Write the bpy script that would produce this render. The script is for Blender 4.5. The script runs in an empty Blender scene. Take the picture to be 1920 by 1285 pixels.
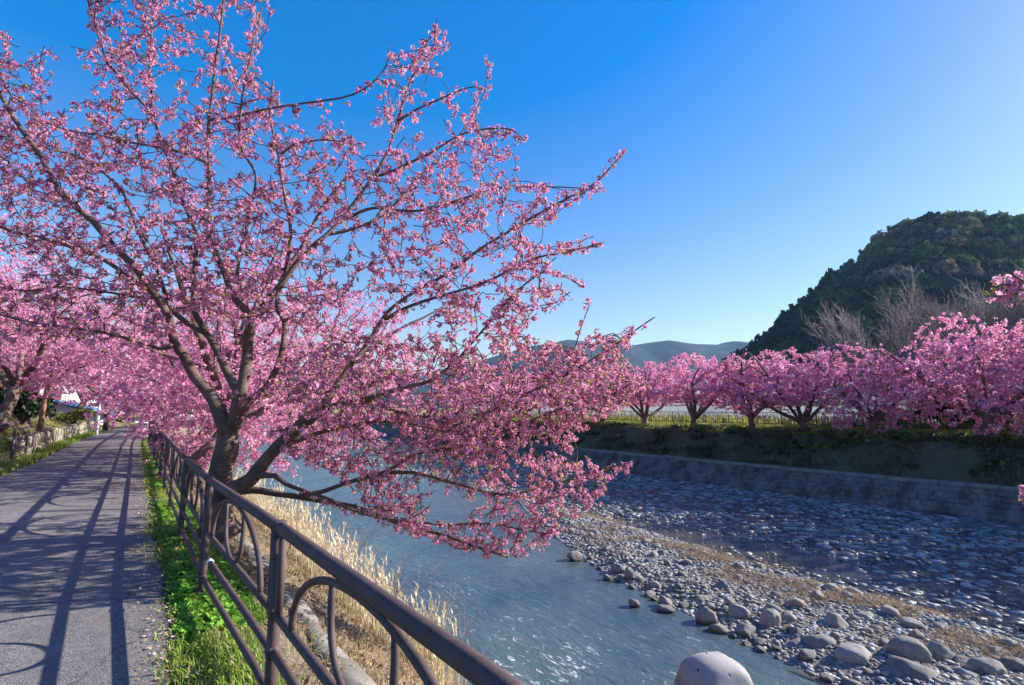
import bpy, bmesh, math, time
import numpy as np
from mathutils import Vector, Matrix
from math import radians as R, sin, cos, pi
T0 = time.time()
rs = np.random.RandomState
C = bpy.context.scene.collection
SC = bpy.context.scene

# ------------------------------------------------------------ camera, sky, sun, exposure
PITCH = math.atan((765 - 642.5) / 960.0)
EYE = 1.6
cam = bpy.data.objects.new('camera', bpy.data.cameras.new('camera'))
C.objects.link(cam)
cam.location = (0, 0, EYE)
cam.rotation_euler = (pi / 2 + PITCH, 0, 0)
cam.data.sensor_width = 36.0
cam.data.lens = 18.0
cam.data.clip_start = 0.05
cam.data.clip_end = 12000
SC.camera = cam

SUN_EL = R(26.5)
SUN_AZ = math.atan2(0.97, 0.24)          # clockwise from +Y
sun_dir = Vector((sin(SUN_AZ) * cos(SUN_EL), cos(SUN_AZ) * cos(SUN_EL), sin(SUN_EL)))
world = bpy.data.worlds.new('World')
SC.world = world
world.use_nodes = True
wn = world.node_tree
bg = wn.nodes['Background']
sky = wn.nodes.new('ShaderNodeTexSky')
sky.sky_type = 'NISHITA'
sky.sun_disc = False
sky.sun_elevation = SUN_EL
sky.sun_rotation = SUN_AZ
sky.altitude = 0
sky.air_density = 1.6
sky.dust_density = 0.5
sky.ozone_density = 6.0
hs = wn.nodes.new('ShaderNodeHueSaturation')
hs.inputs['Saturation'].default_value = 1.4
hs.inputs['Hue'].default_value = 0.53
wn.links.new(sky.outputs[0], hs.inputs['Color'])
gm = wn.nodes.new('ShaderNodeGamma'); gm.inputs[1].default_value = 0.7
wn.links.new(hs.outputs[0], gm.inputs[0])
wn.links.new(gm.outputs[0], bg.inputs['Color'])
bg.inputs['Strength'].default_value = 0.145
sl = bpy.data.lights.new('sun', 'SUN')
sl.energy = 5.0
sl.angle = R(0.53)
sl.color = (1.0, 0.94, 0.85)
so = bpy.data.objects.new('sun', sl)
C.objects.link(so)
so.rotation_euler = sun_dir.to_track_quat('Z', 'Y').to_euler()
SC.view_settings.view_transform = 'Standard'
SC.view_settings.look = 'None'
SC.view_settings.gamma = 1.0
SC.view_settings.use_curve_mapping = False
SC.view_settings.exposure = 1.2

# ------------------------------------------------------------ coordinates
TX, TY = -0.59, 0.807                     # along the river
NX, NY = 0.807, 0.59                      # across, towards the far bank

def curve(s):
    s = np.asarray(s, float)
    a = np.clip(s - 25, 0, 45)
    return 0.0016 * a * a + 0.144 * np.clip(s - 70, 0, None)

def W(s, q, z=0.0):
    """river coordinates (along, across, height) -> world"""
    q = np.asarray(q, float) + curve(s)
    s = np.asarray(s, float)
    x = s * TX + q * NX
    y = s * TY + q * NY
    z = np.broadcast_to(np.asarray(z, float), x.shape)
    return np.stack([x, y, z], -1)

def at(px, py, Y):
    u = (px - 960) / 960.0
    v = (642.5 - py) / 960.0
    dy = cos(PITCH) - v * sin(PITCH)
    dz = sin(PITCH) + v * cos(PITCH)
    k = Y / dy
    return np.array([u * k, Y, EYE + dz * k])

def gnd(px, py, z):
    u = (px - 960) / 960.0
    v = (642.5 - py) / 960.0
    dy = cos(PITCH) - v * sin(PITCH)
    dz = sin(PITCH) + v * cos(PITCH)
    k = (z - EYE) / dz
    return np.array([u * k, dy * k, z])

_ncache = {}
def noise2(x, y, freq=1.0, seed=0, octaves=3):
    """smooth pseudo noise in about -1..1"""
    key = (seed, octaves)
    if key not in _ncache:
        r = rs(seed + 77)
        _ncache[key] = [(r.rand(7) * 2 * pi, r.rand(7) * 2 * pi, 0.6 + r.rand(7)) for _ in range(octaves)]
    out = 0
    amp, tot, f = 1.0, 0.0, freq
    for ang, ph, k in _ncache[key]:
        a = 0
        for i in range(7):
            a = a + np.sin((x * cos(ang[i]) + y * sin(ang[i])) * f * k[i] * 2.2 + ph[i])
        out = out + amp * a / 3.2
        tot += amp
        amp *= 0.5
        f *= 2.1
    return out / tot

# ------------------------------------------------------------ materials
def new_mat(name):
    m = bpy.data.materials.new(name)
    m.use_nodes = True
    nt = m.node_tree
    b = nt.nodes['Principled BSDF']
    return m, nt, b

def ramp(nt, stops, interp='LINEAR'):
    n = nt.nodes.new('ShaderNodeValToRGB')
    n.color_ramp.interpolation = interp
    e = n.color_ramp.elements
    while len(e) < len(stops):
        e.new(0.5)
    for i, (p, c) in enumerate(stops):
        e[i].position = p
        e[i].color = (c[0], c[1], c[2], 1)
    return n

def noise_node(nt, scale, detail=5, rough=0.55, vec=None, dist=0.0):
    n = nt.nodes.new('ShaderNodeTexNoise')
    n.inputs['Scale'].default_value = scale
    n.inputs['Detail'].default_value = detail
    n.inputs['Roughness'].default_value = rough
    n.inputs['Distortion'].default_value = dist
    if vec is not None:
        nt.links.new(vec, n.inputs['Vector'])
    return n

def coords(nt, kind='Object', scale=(1, 1, 1), rot=(0, 0, 0)):
    tc = nt.nodes.new('ShaderNodeTexCoord')
    mp = nt.nodes.new('ShaderNodeMapping')
    mp.inputs['Scale'].default_value = scale
    mp.inputs['Rotation'].default_value = rot
    nt.links.new(tc.outputs[kind], mp.inputs['Vector'])
    return mp.outputs[0]

def mix(nt, fac, a, b, mode='MIX'):
    n = nt.nodes.new('ShaderNodeMix')
    n.data_type = 'RGBA'
    n.blend_type = mode
    for sock, v in ((n.inputs[0], fac), (n.inputs[6], a), (n.inputs[7], b)):
        if hasattr(v, 'links'):
            nt.links.new(v, sock)
        elif isinstance(v, (int, float)):
            sock.default_value = v
        else:
            sock.default_value = (v[0], v[1], v[2], 1)
    return n.outputs[2]

def bump(nt, b, height, strength=0.4, dist=0.02):
    n = nt.nodes.new('ShaderNodeBump')
    n.inputs['Strength'].default_value = strength
    n.inputs['Distance'].default_value = dist
    nt.links.new(height, n.inputs['Height'])
    nt.links.new(n.outputs[0], b.inputs['Normal'])
    return n

def speckle(name, stops, scale=4, fine=40, rough=0.85, bstr=0.5, bdist=0.02, stretch=(1, 1, 1), rot=(0, 0, 0), finew=0.45, kind='Object'):
    m, nt, b = new_mat(name)
    v = coords(nt, kind, stretch, rot)
    n1 = noise_node(nt, scale, 6, 0.6, v)
    n2 = noise_node(nt, fine, 4, 0.6, v)
    mx = nt.nodes.new('ShaderNodeMath'); mx.operation = 'MULTIPLY_ADD'
    nt.links.new(n2.outputs['Fac'], mx.inputs[0])
    mx.inputs[1].default_value = finew
    m2 = nt.nodes.new('ShaderNodeMath'); m2.operation = 'MULTIPLY'
    nt.links.new(n1.outputs['Fac'], m2.inputs[0]); m2.inputs[1].default_value = 1 - finew
    nt.links.new(m2.outputs[0], mx.inputs[2])
    r = ramp(nt, stops)
    nt.links.new(mx.outputs[0], r.inputs[0])
    nt.links.new(r.outputs[0], b.inputs['Base Color'])
    b.inputs['Roughness'].default_value = rough
    b.inputs['Specular IOR Level'].default_value = 0.3
    bump(nt, b, mx.outputs[0], bstr, bdist)
    return m, nt, b, r.outputs[0]

def leafy(name, transl=0.35, rough=0.6, spec=0.2):
    """colour from the 'col' attribute, partly translucent"""
    m, nt, b = new_mat(name)
    a = nt.nodes.new('ShaderNodeAttribute'); a.attribute_name = 'col'
    nt.links.new(a.outputs['Color'], b.inputs['Base Color'])
    b.inputs['Roughness'].default_value = rough
    b.inputs['Specular IOR Level'].default_value = spec
    tr = nt.nodes.new('ShaderNodeBsdfTranslucent')
    nt.links.new(a.outputs['Color'], tr.inputs['Color'])
    ms = nt.nodes.new('ShaderNodeMixShader')
    ms.inputs[0].default_value = transl
    nt.links.new(b.outputs[0], ms.inputs[1]); nt.links.new(tr.outputs[0], ms.inputs[2])
    nt.links.new(ms.outputs[0], nt.nodes['Material Output'].inputs['Surface'])
    return m

M = {}
WATER_Z = -2.5
M['petal'] = leafy('petal', 0.5, 0.6, 0.15)
M['leaf'] = leafy('leaf', 0.3, 0.5, 0.3)
M['forest'] = leafy('forest_leaf', 0.15, 0.95, 0.0)
M['drygrass'] = leafy('dry_grass', 0.25, 0.7, 0.1)
M['grass'] = leafy('grass', 0.4, 0.5, 0.25)

# bark: grey brown with pale lenticel bands
m, nt, b = new_mat('cherry_bark')
v = coords(nt, 'Object', (1, 1, 1))
n1 = noise_node(nt, 5, 6, 0.65, v)
v2 = coords(nt, 'Object', (7, 7, 34))
n2 = noise_node(nt, 2.2, 5, 0.7, v2, 0.4)
r1 = ramp(nt, [(0.3, (0.05, 0.028, 0.022)), (0.5, (0.125, 0.075, 0.06)), (0.72, (0.27, 0.2, 0.175))])
mm = nt.nodes.new('ShaderNodeMath'); mm.operation = 'ADD'
h1 = nt.nodes.new('ShaderNodeMath'); h1.operation = 'MULTIPLY'; h1.inputs[1].default_value = 0.5
h2 = nt.nodes.new('ShaderNodeMath'); h2.operation = 'MULTIPLY'; h2.inputs[1].default_value = 0.5
nt.links.new(n1.outputs['Fac'], h1.inputs[0]); nt.links.new(n2.outputs['Fac'], h2.inputs[0])
nt.links.new(h1.outputs[0], mm.inputs[0]); nt.links.new(h2.outputs[0], mm.inputs[1])
nt.links.new(mm.outputs[0], r1.inputs[0])
nt.links.new(r1.outputs[0], b.inputs['Base Color'])
b.inputs['Roughness'].default_value = 0.75
bump(nt, b, mm.outputs[0], 0.9, 0.03)
M['bark'] = m
M['twig'] = speckle('twig_bark', [(0.3, (0.035, 0.018, 0.016)), (0.7, (0.095, 0.05, 0.045))], 6, 40, 0.7, 0.2)[0]
M['bare_twig'] = speckle('bare_twig_bark', [(0.3, (0.17, 0.14, 0.135)), (0.7, (0.34, 0.285, 0.28))], 6, 40, 0.8, 0.2)[0]

# asphalt
m, nt, b = new_mat('asphalt')
v = coords(nt, 'Object')
n1 = noise_node(nt, 0.9, 6, 0.6, v); n2 = noise_node(nt, 130, 2, 0.5, v); n3 = noise_node(nt, 14, 5, 0.6, v)
c1 = ramp(nt, [(0.3, (0.125, 0.117, 0.118)), (0.7, (0.215, 0.2, 0.2))]); nt.links.new(n1.outputs['Fac'], c1.inputs[0])
c2 = ramp(nt, [(0.32, (0.35, 0.35, 0.36)), (0.5, (0.95, 0.95, 0.95)), (0.7, (1.9, 1.85, 1.8))]); nt.links.new(n2.outputs['Fac'], c2.inputs[0])
c3 = ramp(nt, [(0.35, (0.8, 0.8, 0.8)), (0.65, (1.12, 1.1, 1.08))]); nt.links.new(n3.outputs['Fac'], c3.inputs[0])
k = mix(nt, 1.0, c1.outputs[0], c2.outputs[0], 'MULTIPLY'); k = mix(nt, 1.0, k, c3.outputs[0], 'MULTIPLY')
dn = noise_node(nt, 1.6, 5, 0.65, v); dv = nt.nodes.new('ShaderNodeVectorMath'); dv.operation = 'MULTIPLY_ADD'; dv.inputs[1].default_value = (.9, .9, .9)
nt.links.new(dn.outputs['Color'], dv.inputs[0]); nt.links.new(v, dv.inputs[2])
vo = nt.nodes.new('ShaderNodeTexVoronoi'); vo.feature = 'DISTANCE_TO_EDGE'; vo.inputs['Scale'].default_value = 0.55; nt.links.new(dv.outputs[0], vo.inputs['Vector'])
cr = ramp(nt, [(0.002, (0.4, 0.39, 0.37)), (0.009, (1, 1, 1))]); nt.links.new(vo.outputs['Distance'], cr.inputs[0])
k = mix(nt, 0.8, k, cr.outputs[0], 'MULTIPLY')
pn = noise_node(nt, 0.45, 3, 0.5, v); pr_ = ramp(nt, [(0.5, (1, 1, 1)), (0.56, (0.84, 0.83, 0.82))]); nt.links.new(pn.outputs['Fac'], pr_.inputs[0]); k = mix(nt, 1.0, k, pr_.outputs[0], 'MULTIPLY')
nt.links.new(k, b.inputs['Base Color'])
b.inputs['Roughness'].default_value = 0.8; b.inputs['Specular IOR Level'].default_value = 0.35
bump(nt, b, n2.outputs['Fac'], 0.7, 0.008)
M['asphalt'] = m

M['verge_soil'] = speckle('verge_soil', [(0.35, (0.05, 0.06, 0.02)), (0.55, (0.12, 0.12, 0.05)), (0.7, (0.22, 0.18, 0.1))], 5, 60, 0.95, 0.8, 0.03)[0]
M['bank_soil'] = speckle('bank_soil', [(0.3, (0.07, 0.05, 0.035)), (0.5, (0.19, 0.145, 0.1)), (0.7, (0.36, 0.29, 0.2))], 2.5, 45, 0.95, 0.9, 0.05)[0]
M['left_soil'] = speckle('left_soil', [(0.3, (0.06, 0.07, 0.025)), (0.5, (0.16, 0.15, 0.06)), (0.7, (0.3, 0.26, 0.13))], 1.5, 30, 0.95, 0.8, 0.05)[0]
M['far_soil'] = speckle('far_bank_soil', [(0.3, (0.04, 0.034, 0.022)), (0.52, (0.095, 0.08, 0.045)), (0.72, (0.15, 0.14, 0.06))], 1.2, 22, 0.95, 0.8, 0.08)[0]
M['field'] = speckle('field_grass', [(0.3, (0.13, 0.16, 0.03)), (0.5, (0.25, 0.28, 0.06)), (0.72, (0.36, 0.33, 0.12))], 0.4, 9, 0.95, 0.6, 0.05)[0]
M['bed'] = speckle('river_bed_gravel', [(0.3, (0.06, 0.05, 0.042)), (0.5, (0.16, 0.135, 0.115)), (0.7, (0.32, 0.28, 0.25))], 1.2, 26, 0.9, 1.0, 0.06)[0]
M['concrete'] = speckle('old_concrete', [(0.3, (0.11, 0.10, 0.085)), (0.5, (0.2, 0.185, 0.165)), (0.75, (0.32, 0.3, 0.27))], 3, 50, 0.9, 0.5, 0.01)[0]
_wb = speckle('revetment_block', [(0.3, (0.08, 0.066, 0.062)), (0.55, (0.18, 0.15, 0.142)), (0.75, (0.3, 0.262, 0.25))], 1.1, 30, 0.9, 0.7, 0.02)
m, nt, b, colr = _wb
sv = coords(nt, 'Object', (1.4, 1.4, 0.25)); sn = noise_node(nt, 1.0, 5, 0.65, sv); sr = ramp(nt, [(0.42, (0.5, 0.47, 0.43)), (0.55, (1, 1, 1)), (0.68, (1.25, 1.2, 1.15))]); nt.links.new(sn.outputs['Fac'], sr.inputs[0])
nt.links.new(mix(nt, 1.0, colr, sr.outputs[0], 'MULTIPLY'), b.inputs['Base Color']); M['wall_block'] = m
M['mossstone'] = speckle('mossy_stone', [(0.3, (0.11, 0.1, 0.07)), (0.5, (0.27, 0.24, 0.17)), (0.72, (0.42, 0.38, 0.29))], 3, 30, 0.9, 0.8, 0.02)[0]
_bm = speckle('river_boulder', [(0.28, (0.13, 0.12, 0.118)), (0.5, (0.29, 0.275, 0.268)), (0.75, (0.42, 0.4, 0.39))], 2.2, 24, 0.75, 1.0, 0.035)
m, nt, b, colr = _bm
oi = nt.nodes.new('ShaderNodeObjectInfo')
rv = ramp(nt, [(0.0, (0.62, 0.6, 0.58)), (0.25, (0.85, 0.84, 0.84)), (0.5, (1.0, 0.95, 0.88)), (0.75, (1.12, 1.1, 1.08)), (0.9, (0.95, 0.8, 0.66)), (1.0, (1.3, 1.28, 1.25))]); nt.links.new(oi.outputs['Random'], rv.inputs[0])
gp = nt.nodes.new('ShaderNodeNewGeometry'); sx = nt.nodes.new('ShaderNodeSeparateXYZ'); nt.links.new(gp.outputs['Position'], sx.inputs[0])
wz = nt.nodes.new('ShaderNodeMapRange'); wz.inputs['From Min'].default_value = WATER_Z + 0.02; wz.inputs['From Max'].default_value = WATER_Z + 0.11; nt.links.new(sx.outputs[2], wz.inputs['Value'])
wc = mix(nt, wz.outputs[0], (0.3, 0.29, 0.27), (1, 1, 1))
nt.links.new(mix(nt, 1.0, mix(nt, 1.0, colr, rv.outputs[0], 'MULTIPLY'), wc, 'MULTIPLY'), b.inputs['Base Color'])
wr = nt.nodes.new('ShaderNodeMapRange'); wr.inputs['To Min'].default_value = 0.3; wr.inputs['To Max'].default_value = 0.8; nt.links.new(wz.outputs[0], wr.inputs['Value']); nt.links.new(wr.outputs[0], b.inputs['Roughness'])
M['boulder'] = m
m, nt, b, colr = speckle('pale_boulder', [(0.28, (0.2, 0.19, 0.19)), (0.5, (0.33, 0.31, 0.315)), (0.75, (0.43, 0.41, 0.415))], 2.0, 22, 0.8, 0.5, 0.02)
pv_ = nt.nodes.new('ShaderNodeTexVoronoi'); pv_.inputs['Scale'].default_value = 3.2; nt.links.new(coords(nt, 'Object'), pv_.inputs['Vector'])
pm = noise_node(nt, 1.3, 2, 0.5, coords(nt, 'Object')); pt_ = nt.nodes.new('ShaderNodeMath'); pt_.operation = 'SUBTRACT'; nt.links.new(pv_.outputs['Distance'], pt_.inputs[0]); 
pk_ = nt.nodes.new('ShaderNodeMath'); pk_.operation = 'MULTIPLY_ADD'; pk_.inputs[1].default_value = 0.5; pk_.inputs[2].default_value = -0.12; nt.links.new(pm.outputs['Fac'], pk_.inputs[0]); nt.links.new(pk_.outputs[0], pt_.inputs[1])
pr2 = ramp(nt, [(0.0, (0.3, 0.27, 0.25)), (0.05, (1, 1, 1))]); nt.links.new(pt_.outputs[0], pr2.inputs[0])
nt.links.new(mix(nt, 1.0, colr, pr2.outputs[0], 'MULTIPLY'), b.inputs['Base Color'])
bump(nt, b, pr2.outputs[0], 0.8, 0.03)
M['pale_boulder'] = m
# cobbles carry a tint of their own
m, nt, b, colr = speckle('cobbles', [(0.3, (0.6, 0.6, 0.6)), (0.7, (1.15, 1.15, 1.15))], 6, 60, 0.6, 0.4, 0.01)
a = nt.nodes.new('ShaderNodeAttribute'); a.attribute_name = 'col'
nt.links.new(mix(nt, 1.0, colr, a.outputs['Color'], 'MULTIPLY'), b.inputs['Base Color'])
b.inputs['Specular IOR Level'].default_value = 0.6
b.inputs['Roughness'].default_value = 0.55
M['cobble'] = m
m, nt, b, colr = speckle('bar_gravel', [(0.3, (0.6, 0.6, 0.6)), (0.7, (1.15, 1.15, 1.15))], 6, 60, 0.85, 0.4, 0.01)
a = nt.nodes.new('ShaderNodeAttribute'); a.attribute_name = 'col'
nt.links.new(mix(nt, 1.0, colr, a.outputs['Color'], 'MULTIPLY'), b.inputs['Base Color'])
M['gravel'] = m

# brown painted steel
m, nt, b = new_mat('brown_painted_steel')
v = coords(nt, 'Object'); n1 = noise_node(nt, 9, 6, 0.7, v); n2 = noise_node(nt, 70, 3, 0.6, v)
r1 = ramp(nt, [(0.3, (0.07, 0.044, 0.044)), (0.6, (0.105, 0.068, 0.068)), (0.75, (0.155, 0.112, 0.108))]); nt.links.new(n1.outputs['Fac'], r1.inputs[0])
n3 = noise_node(nt, 26, 6, 0.75, v); r3 = ramp(nt, [(0.64, (0, 0, 0)), (0.68, (1, 1, 1))]); nt.links.new(n3.outputs['Fac'], r3.inputs[0])
n4 = noise_node(nt, 3.5, 4, 0.6, v); r4 = ramp(nt, [(0.5, (0.15, 0.06, 0.03)), (0.6, (0.2, 0.17, 0.165))]); nt.links.new(n4.outputs['Fac'], r4.inputs[0])
nt.links.new(mix(nt, r3.outputs[0], r1.outputs[0], r4.outputs[0]), b.inputs['Base Color']); b.inputs['Roughness'].default_value = 0.66; b.inputs['Specular IOR Level'].default_value = 0.28
bump(nt, b, n2.outputs['Fac'], 0.15, 0.004)
M['steel'] = m

def flat(name, col, rough=0.6, metal=0.0, spec=0.4, var=0.25, scale=6):
    m, nt, b = new_mat(name)
    n = noise_node(nt, scale, 5, 0.6, coords(nt, 'Object'))
    r = ramp(nt, [(0.3, [c * (1 - var) for c in col]), (0.7, [min(1, c * (1 + var)) for c in col])])
    nt.links.new(n.outputs['Fac'], r.inputs[0]); nt.links.new(r.outputs[0], b.inputs['Base Color'])
    b.inputs['Roughness'].default_value = rough; b.inputs['Metallic'].default_value = metal; b.inputs['Specular IOR Level'].default_value = spec
    return m
M['darkmetal'] = flat('dark_metal', (0.03, 0.028, 0.028), 0.5)
M['white_wall'] = flat('white_wall', (0.72, 0.72, 0.7), 0.8, var=0.08)
M['blue_roof'] = flat('blue_roof', (0.1, 0.24, 0.5), 0.35, var=0.15)
M['grey_roof'] = flat('grey_roof', (0.12, 0.12, 0.14), 0.6)
M['window'] = flat('window_glass', (0.03, 0.04, 0.05), 0.08, spec=0.8)
M['rust'] = flat('rusty_orange_pole', (0.27, 0.13, 0.08), 0.7)
M['palepole'] = flat('pale_blue_white_pole', (0.6, 0.68, 0.78), 0.4)
M['film'] = flat('greenhouse_film', (0.8, 0.82, 0.86), 0.3, spec=0.5, var=0.08, scale=2)
_nt = M['film'].node_tree; _t = _nt.nodes.new('ShaderNodeBsdfTranslucent'); _t.inputs['Color'].default_value = (.85, .87, .9, 1); _x = _nt.nodes.new('ShaderNodeMixShader'); _x.inputs[0].default_value = .6
_nt.links.new(_nt.nodes['Principled BSDF'].outputs[0], _x.inputs[1]); _nt.links.new(_t.outputs[0], _x.inputs[2]); _nt.links.new(_x.outputs[0], _nt.nodes['Material Output'].inputs['Surface'])
M['sticker'] = flat('white_sticker', (0.75, 0.76, 0.8), 0.5, var=0.05)
M['hill_soil'] = speckle('hill_soil', [(0.3, (0.02, 0.026, 0.014)), (0.7, (0.05, 0.055, 0.03))], 0.05, 1, 0.95, 0.3)[0]
M['mountain'] = speckle('mountain_forest', [(0.35, (0.005, 0.014, 0.014)), (0.65, (0.014, 0.028, 0.026))], 0.012, 0.09, 0.95, 1.0, 8.0)[0]

# river water
m, nt, b = new_mat('river_water')
geo = nt.nodes.new('ShaderNodeNewGeometry')
mp = nt.nodes.new('ShaderNodeMapping'); mp.vector_type = 'TEXTURE'
mp.inputs['Rotation'].default_value = (0, 0, math.atan2(TY, TX))
nt.links.new(geo.outputs['Position'], mp.inputs['Vector'])       # local x = along, y = across
st = nt.nodes.new('ShaderNodeMapping'); st.inputs['Scale'].default_value = (0.55, 1.0, 1.0)
nt.links.new(mp.outputs[0], st.inputs['Vector'])
w1 = noise_node(nt, 2.2, 4, 0.6, st.outputs[0], 0.6); w2 = noise_node(nt, 9, 4, 0.6, st.outputs[0], 0.8)
wa = nt.nodes.new('ShaderNodeMath'); wa.operation = 'MULTIPLY_ADD'; wa.inputs[1].default_value = 0.45
nt.links.new(w2.outputs['Fac'], wa.inputs[0]); nt.links.new(w1.outputs['Fac'], wa.inputs[2])
big = noise_node(nt, 0.28, 4, 0.6, mp.outputs[0])
dc = ramp(nt, [(0.35, (0.04, 0.066, 0.085)), (0.65, (0.085, 0.122, 0.12))]); nt.links.new(big.outputs['Fac'], dc.inputs[0])
att = nt.nodes.new('ShaderNodeAttribute'); att.attribute_name = 'col'      # r: shallow
sep = nt.nodes.new('ShaderNodeSeparateColor'); nt.links.new(att.outputs['Color'], sep.inputs[0])
dcol = mix(nt, sep.outputs[0], dc.outputs[0], (0.05, 0.055, 0.06))
# broken white water, with sun glints on the ripples painted into the same white
st2 = nt.nodes.new('ShaderNodeMapping'); st2.inputs['Scale'].default_value = (0.5, 1.3, 1.0)
nt.links.new(mp.outputs[0], st2.inputs['Vector'])
f1 = noise_node(nt, 5.5, 7, 0.72, st2.outputs[0], 1.6); f2 = noise_node(nt, 0.55, 3, 0.5, mp.outputs[0])
fr = ramp(nt, [(0.575, (0, 0, 0)), (0.67, (1, 1, 1))]); nt.links.new(f1.outputs['Fac'], fr.inputs[0])
fr2 = ramp(nt, [(0.44, (0, 0, 0)), (0.6, (1, 1, 1))]); nt.links.new(f2.outputs['Fac'], fr2.inputs[0])
fm = mix(nt, 1.0, fr.outputs[0], fr2.outputs[0], 'MULTIPLY')
fg = nt.nodes.new('ShaderNodeMath'); fg.operation = 'MULTIPLY'; nt.links.new(fm, fg.inputs[0]); nt.links.new(sep.outputs[1], fg.inputs[1])
dcol = mix(nt, fg.outputs[0], dcol, (0.75, 0.78, 0.78))
nt.links.new(dcol, b.inputs['Base Color'])
rr = nt.nodes.new('ShaderNodeMath'); rr.operation = 'MULTIPLY_ADD'; rr.inputs[1].default_value = 0.6; rr.inputs[2].default_value = 0.06
nt.links.new(fg.outputs[0], rr.inputs[0]); nt.links.new(rr.outputs[0], b.inputs['Roughness'])
b.inputs['IOR'].default_value = 1.333
b.inputs['Specular IOR Level'].default_value = 0.6
bw = bump(nt, b, wa.outputs[0], 0.55, 0.09)
bs = nt.nodes.new('ShaderNodeMath'); bs.operation = 'MULTIPLY_ADD'; bs.inputs[1].default_value = 0.3; bs.inputs[2].default_value = 0.55
nt.links.new(sep.outputs[0], bs.inputs[0]); nt.links.new(bs.outputs[0], bw.inputs['Strength'])
M['water'] = m

# ------------------------------------------------------------ object helpers
def wloc(o):
    p = Vector((0, 0, 0))
    while o is not None:
        p = p + o.location
        o = o.parent
    return np.array(p)

def empty(name, loc):
    o = bpy.data.objects.new(name, None)
    o.empty_display_size = 0.2
    C.objects.link(o)
    o.location = [float(c) for c in loc]
    return o

def tag(o, label=None, cat=None, group=None, kind=None):
    if label: o['label'] = label
    if cat: o['category'] = cat
    if group: o['group'] = group
    if kind: o['kind'] = kind
    return o

def raw_mesh(name, verts, faces, mats, cols=None, smooth=False, midx=None):
    """faces: list of int arrays of shape (n,3) or (n,4)"""
    me = bpy.data.meshes.new(name)
    verts = np.asarray(verts, np.float32).reshape(-1, 3)
    if not isinstance(faces, list): faces = [faces]
    faces = [np.asarray(f, np.int32) for f in faces if len(f)]
    tot = [np.full(len(f), f.shape[1], np.int32) for f in faces]
    tot = np.concatenate(tot)
    loops = np.concatenate([f.ravel() for f in faces])
    starts = np.concatenate([[0], np.cumsum(tot)[:-1]]).astype(np.int32)
    me.vertices.add(len(verts)); me.vertices.foreach_set('co', verts.ravel())
    me.loops.add(len(loops)); me.loops.foreach_set('vertex_index', loops)
    me.polygons.add(len(tot)); me.polygons.foreach_set('loop_start', starts); me.polygons.foreach_set('loop_total', tot)
    if smooth: me.polygons.foreach_set('use_smooth', np.ones(len(tot), bool))
    if midx is not None: me.polygons.foreach_set('material_index', np.asarray(midx, np.int32))
    if cols is not None:
        a = me.attributes.new('col', 'FLOAT_COLOR', 'POINT')
        c4 = np.ones((len(verts), 4), np.float32); c4[:, :3] = cols
        a.data.foreach_set('color', c4.ravel())
    for mt in (mats if isinstance(mats, (list, tuple)) else [mats]):
        me.materials.append(mt)
    me.update()
    return me

def obj(name, verts, faces, mat, parent=None, cols=None, smooth=False, midx=None, origin=None):
    verts = np.asarray(verts, float).reshape(-1, 3)
    off = wloc(parent) if parent is not None else np.zeros(3)
    if origin is not None: off = np.asarray(origin, float)
    me = raw_mesh(name, verts - off, faces, mat, cols, smooth, midx)
    o = bpy.data.objects.new(name, me)
    C.objects.link(o)
    if parent is not None: o.parent = parent
    if origin is not None: o.location = [float(c) for c in (off - (wloc(parent) if parent is not None else 0))]
    return o

class MB:
    """collects pieces, links them as one mesh"""
    def __init__(s): s.v = []; s.f3 = []; s.f4 = []; s.c = []; s.n = 0
    def add(s, v, f, c=None):
        v = np.asarray(v, float).reshape(-1, 3); f = np.asarray(f, np.int32)
        (s.f3 if f.shape[1] == 3 else s.f4).append(f + s.n)
        s.v.append(v); s.n += len(v)
        s.c.append(np.broadcast_to(np.asarray(c if c is not None else (1, 1, 1), float), (len(v), 3)))
    def build(s, name, mat, parent=None, smooth=False, cols=False, origin=None):
        fs = []
        if s.f3: fs.append(np.concatenate(s.f3))
        if s.f4: fs.append(np.concatenate(s.f4))
        return obj(name, np.concatenate(s.v), fs, mat, parent, np.concatenate(s.c) if cols else None, smooth, None, origin)

def tube(pts, rad, k=8, cap=True):
    """-> verts, quads"""
    pts = np.asarray(pts, float); n = len(pts)
    rad = np.broadcast_to(np.asarray(rad, float), (n,))
    tg = np.gradient(pts, axis=0)
    tg /= np.maximum(np.linalg.norm(tg, axis=1, keepdims=True), 1e-9)
    mean = np.abs(tg).mean(0)
    ref = np.zeros(3); ref[np.argmin(mean)] = 1
    u = np.cross(tg, ref); u /= np.maximum(np.linalg.norm(u, axis=1, keepdims=True), 1e-9)
    w = np.cross(tg, u)
    a = np.arange(k) * 2 * pi / k
    ring = (u[:, None, :] * np.cos(a)[None, :, None] + w[:, None, :] * np.sin(a)[None, :, None]) * rad[:, None, None] + pts[:, None, :]
    i = np.arange(n - 1)[:, None] * k; j = np.arange(k)[None, :]; j2 = (np.arange(k) + 1)[None, :] % k
    q = np.stack([i + j, i + j2, i + k + j2, i + k + j], -1).reshape(-1, 4)
    v = ring.reshape(-1, 3)
    if cap:
        v = np.concatenate([v, pts[:1], pts[-1:]])
        c0, c1 = n * k, n * k + 1
        e = (n - 1) * k
        jj = np.arange(k); jn = (jj + 1) % k
        q = np.concatenate([q, np.stack([np.full(k, c0), jn, jj, jj], -1), np.stack([np.full(k, c1), e + jj, e + jn, e + jn], -1)])
    return v, q

def clean_quads(q):
    """split degenerate quads (caps) from true quads"""
    deg = q[:, 2] == q[:, 3]
    return q[~deg], q[deg][:, :3]

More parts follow.
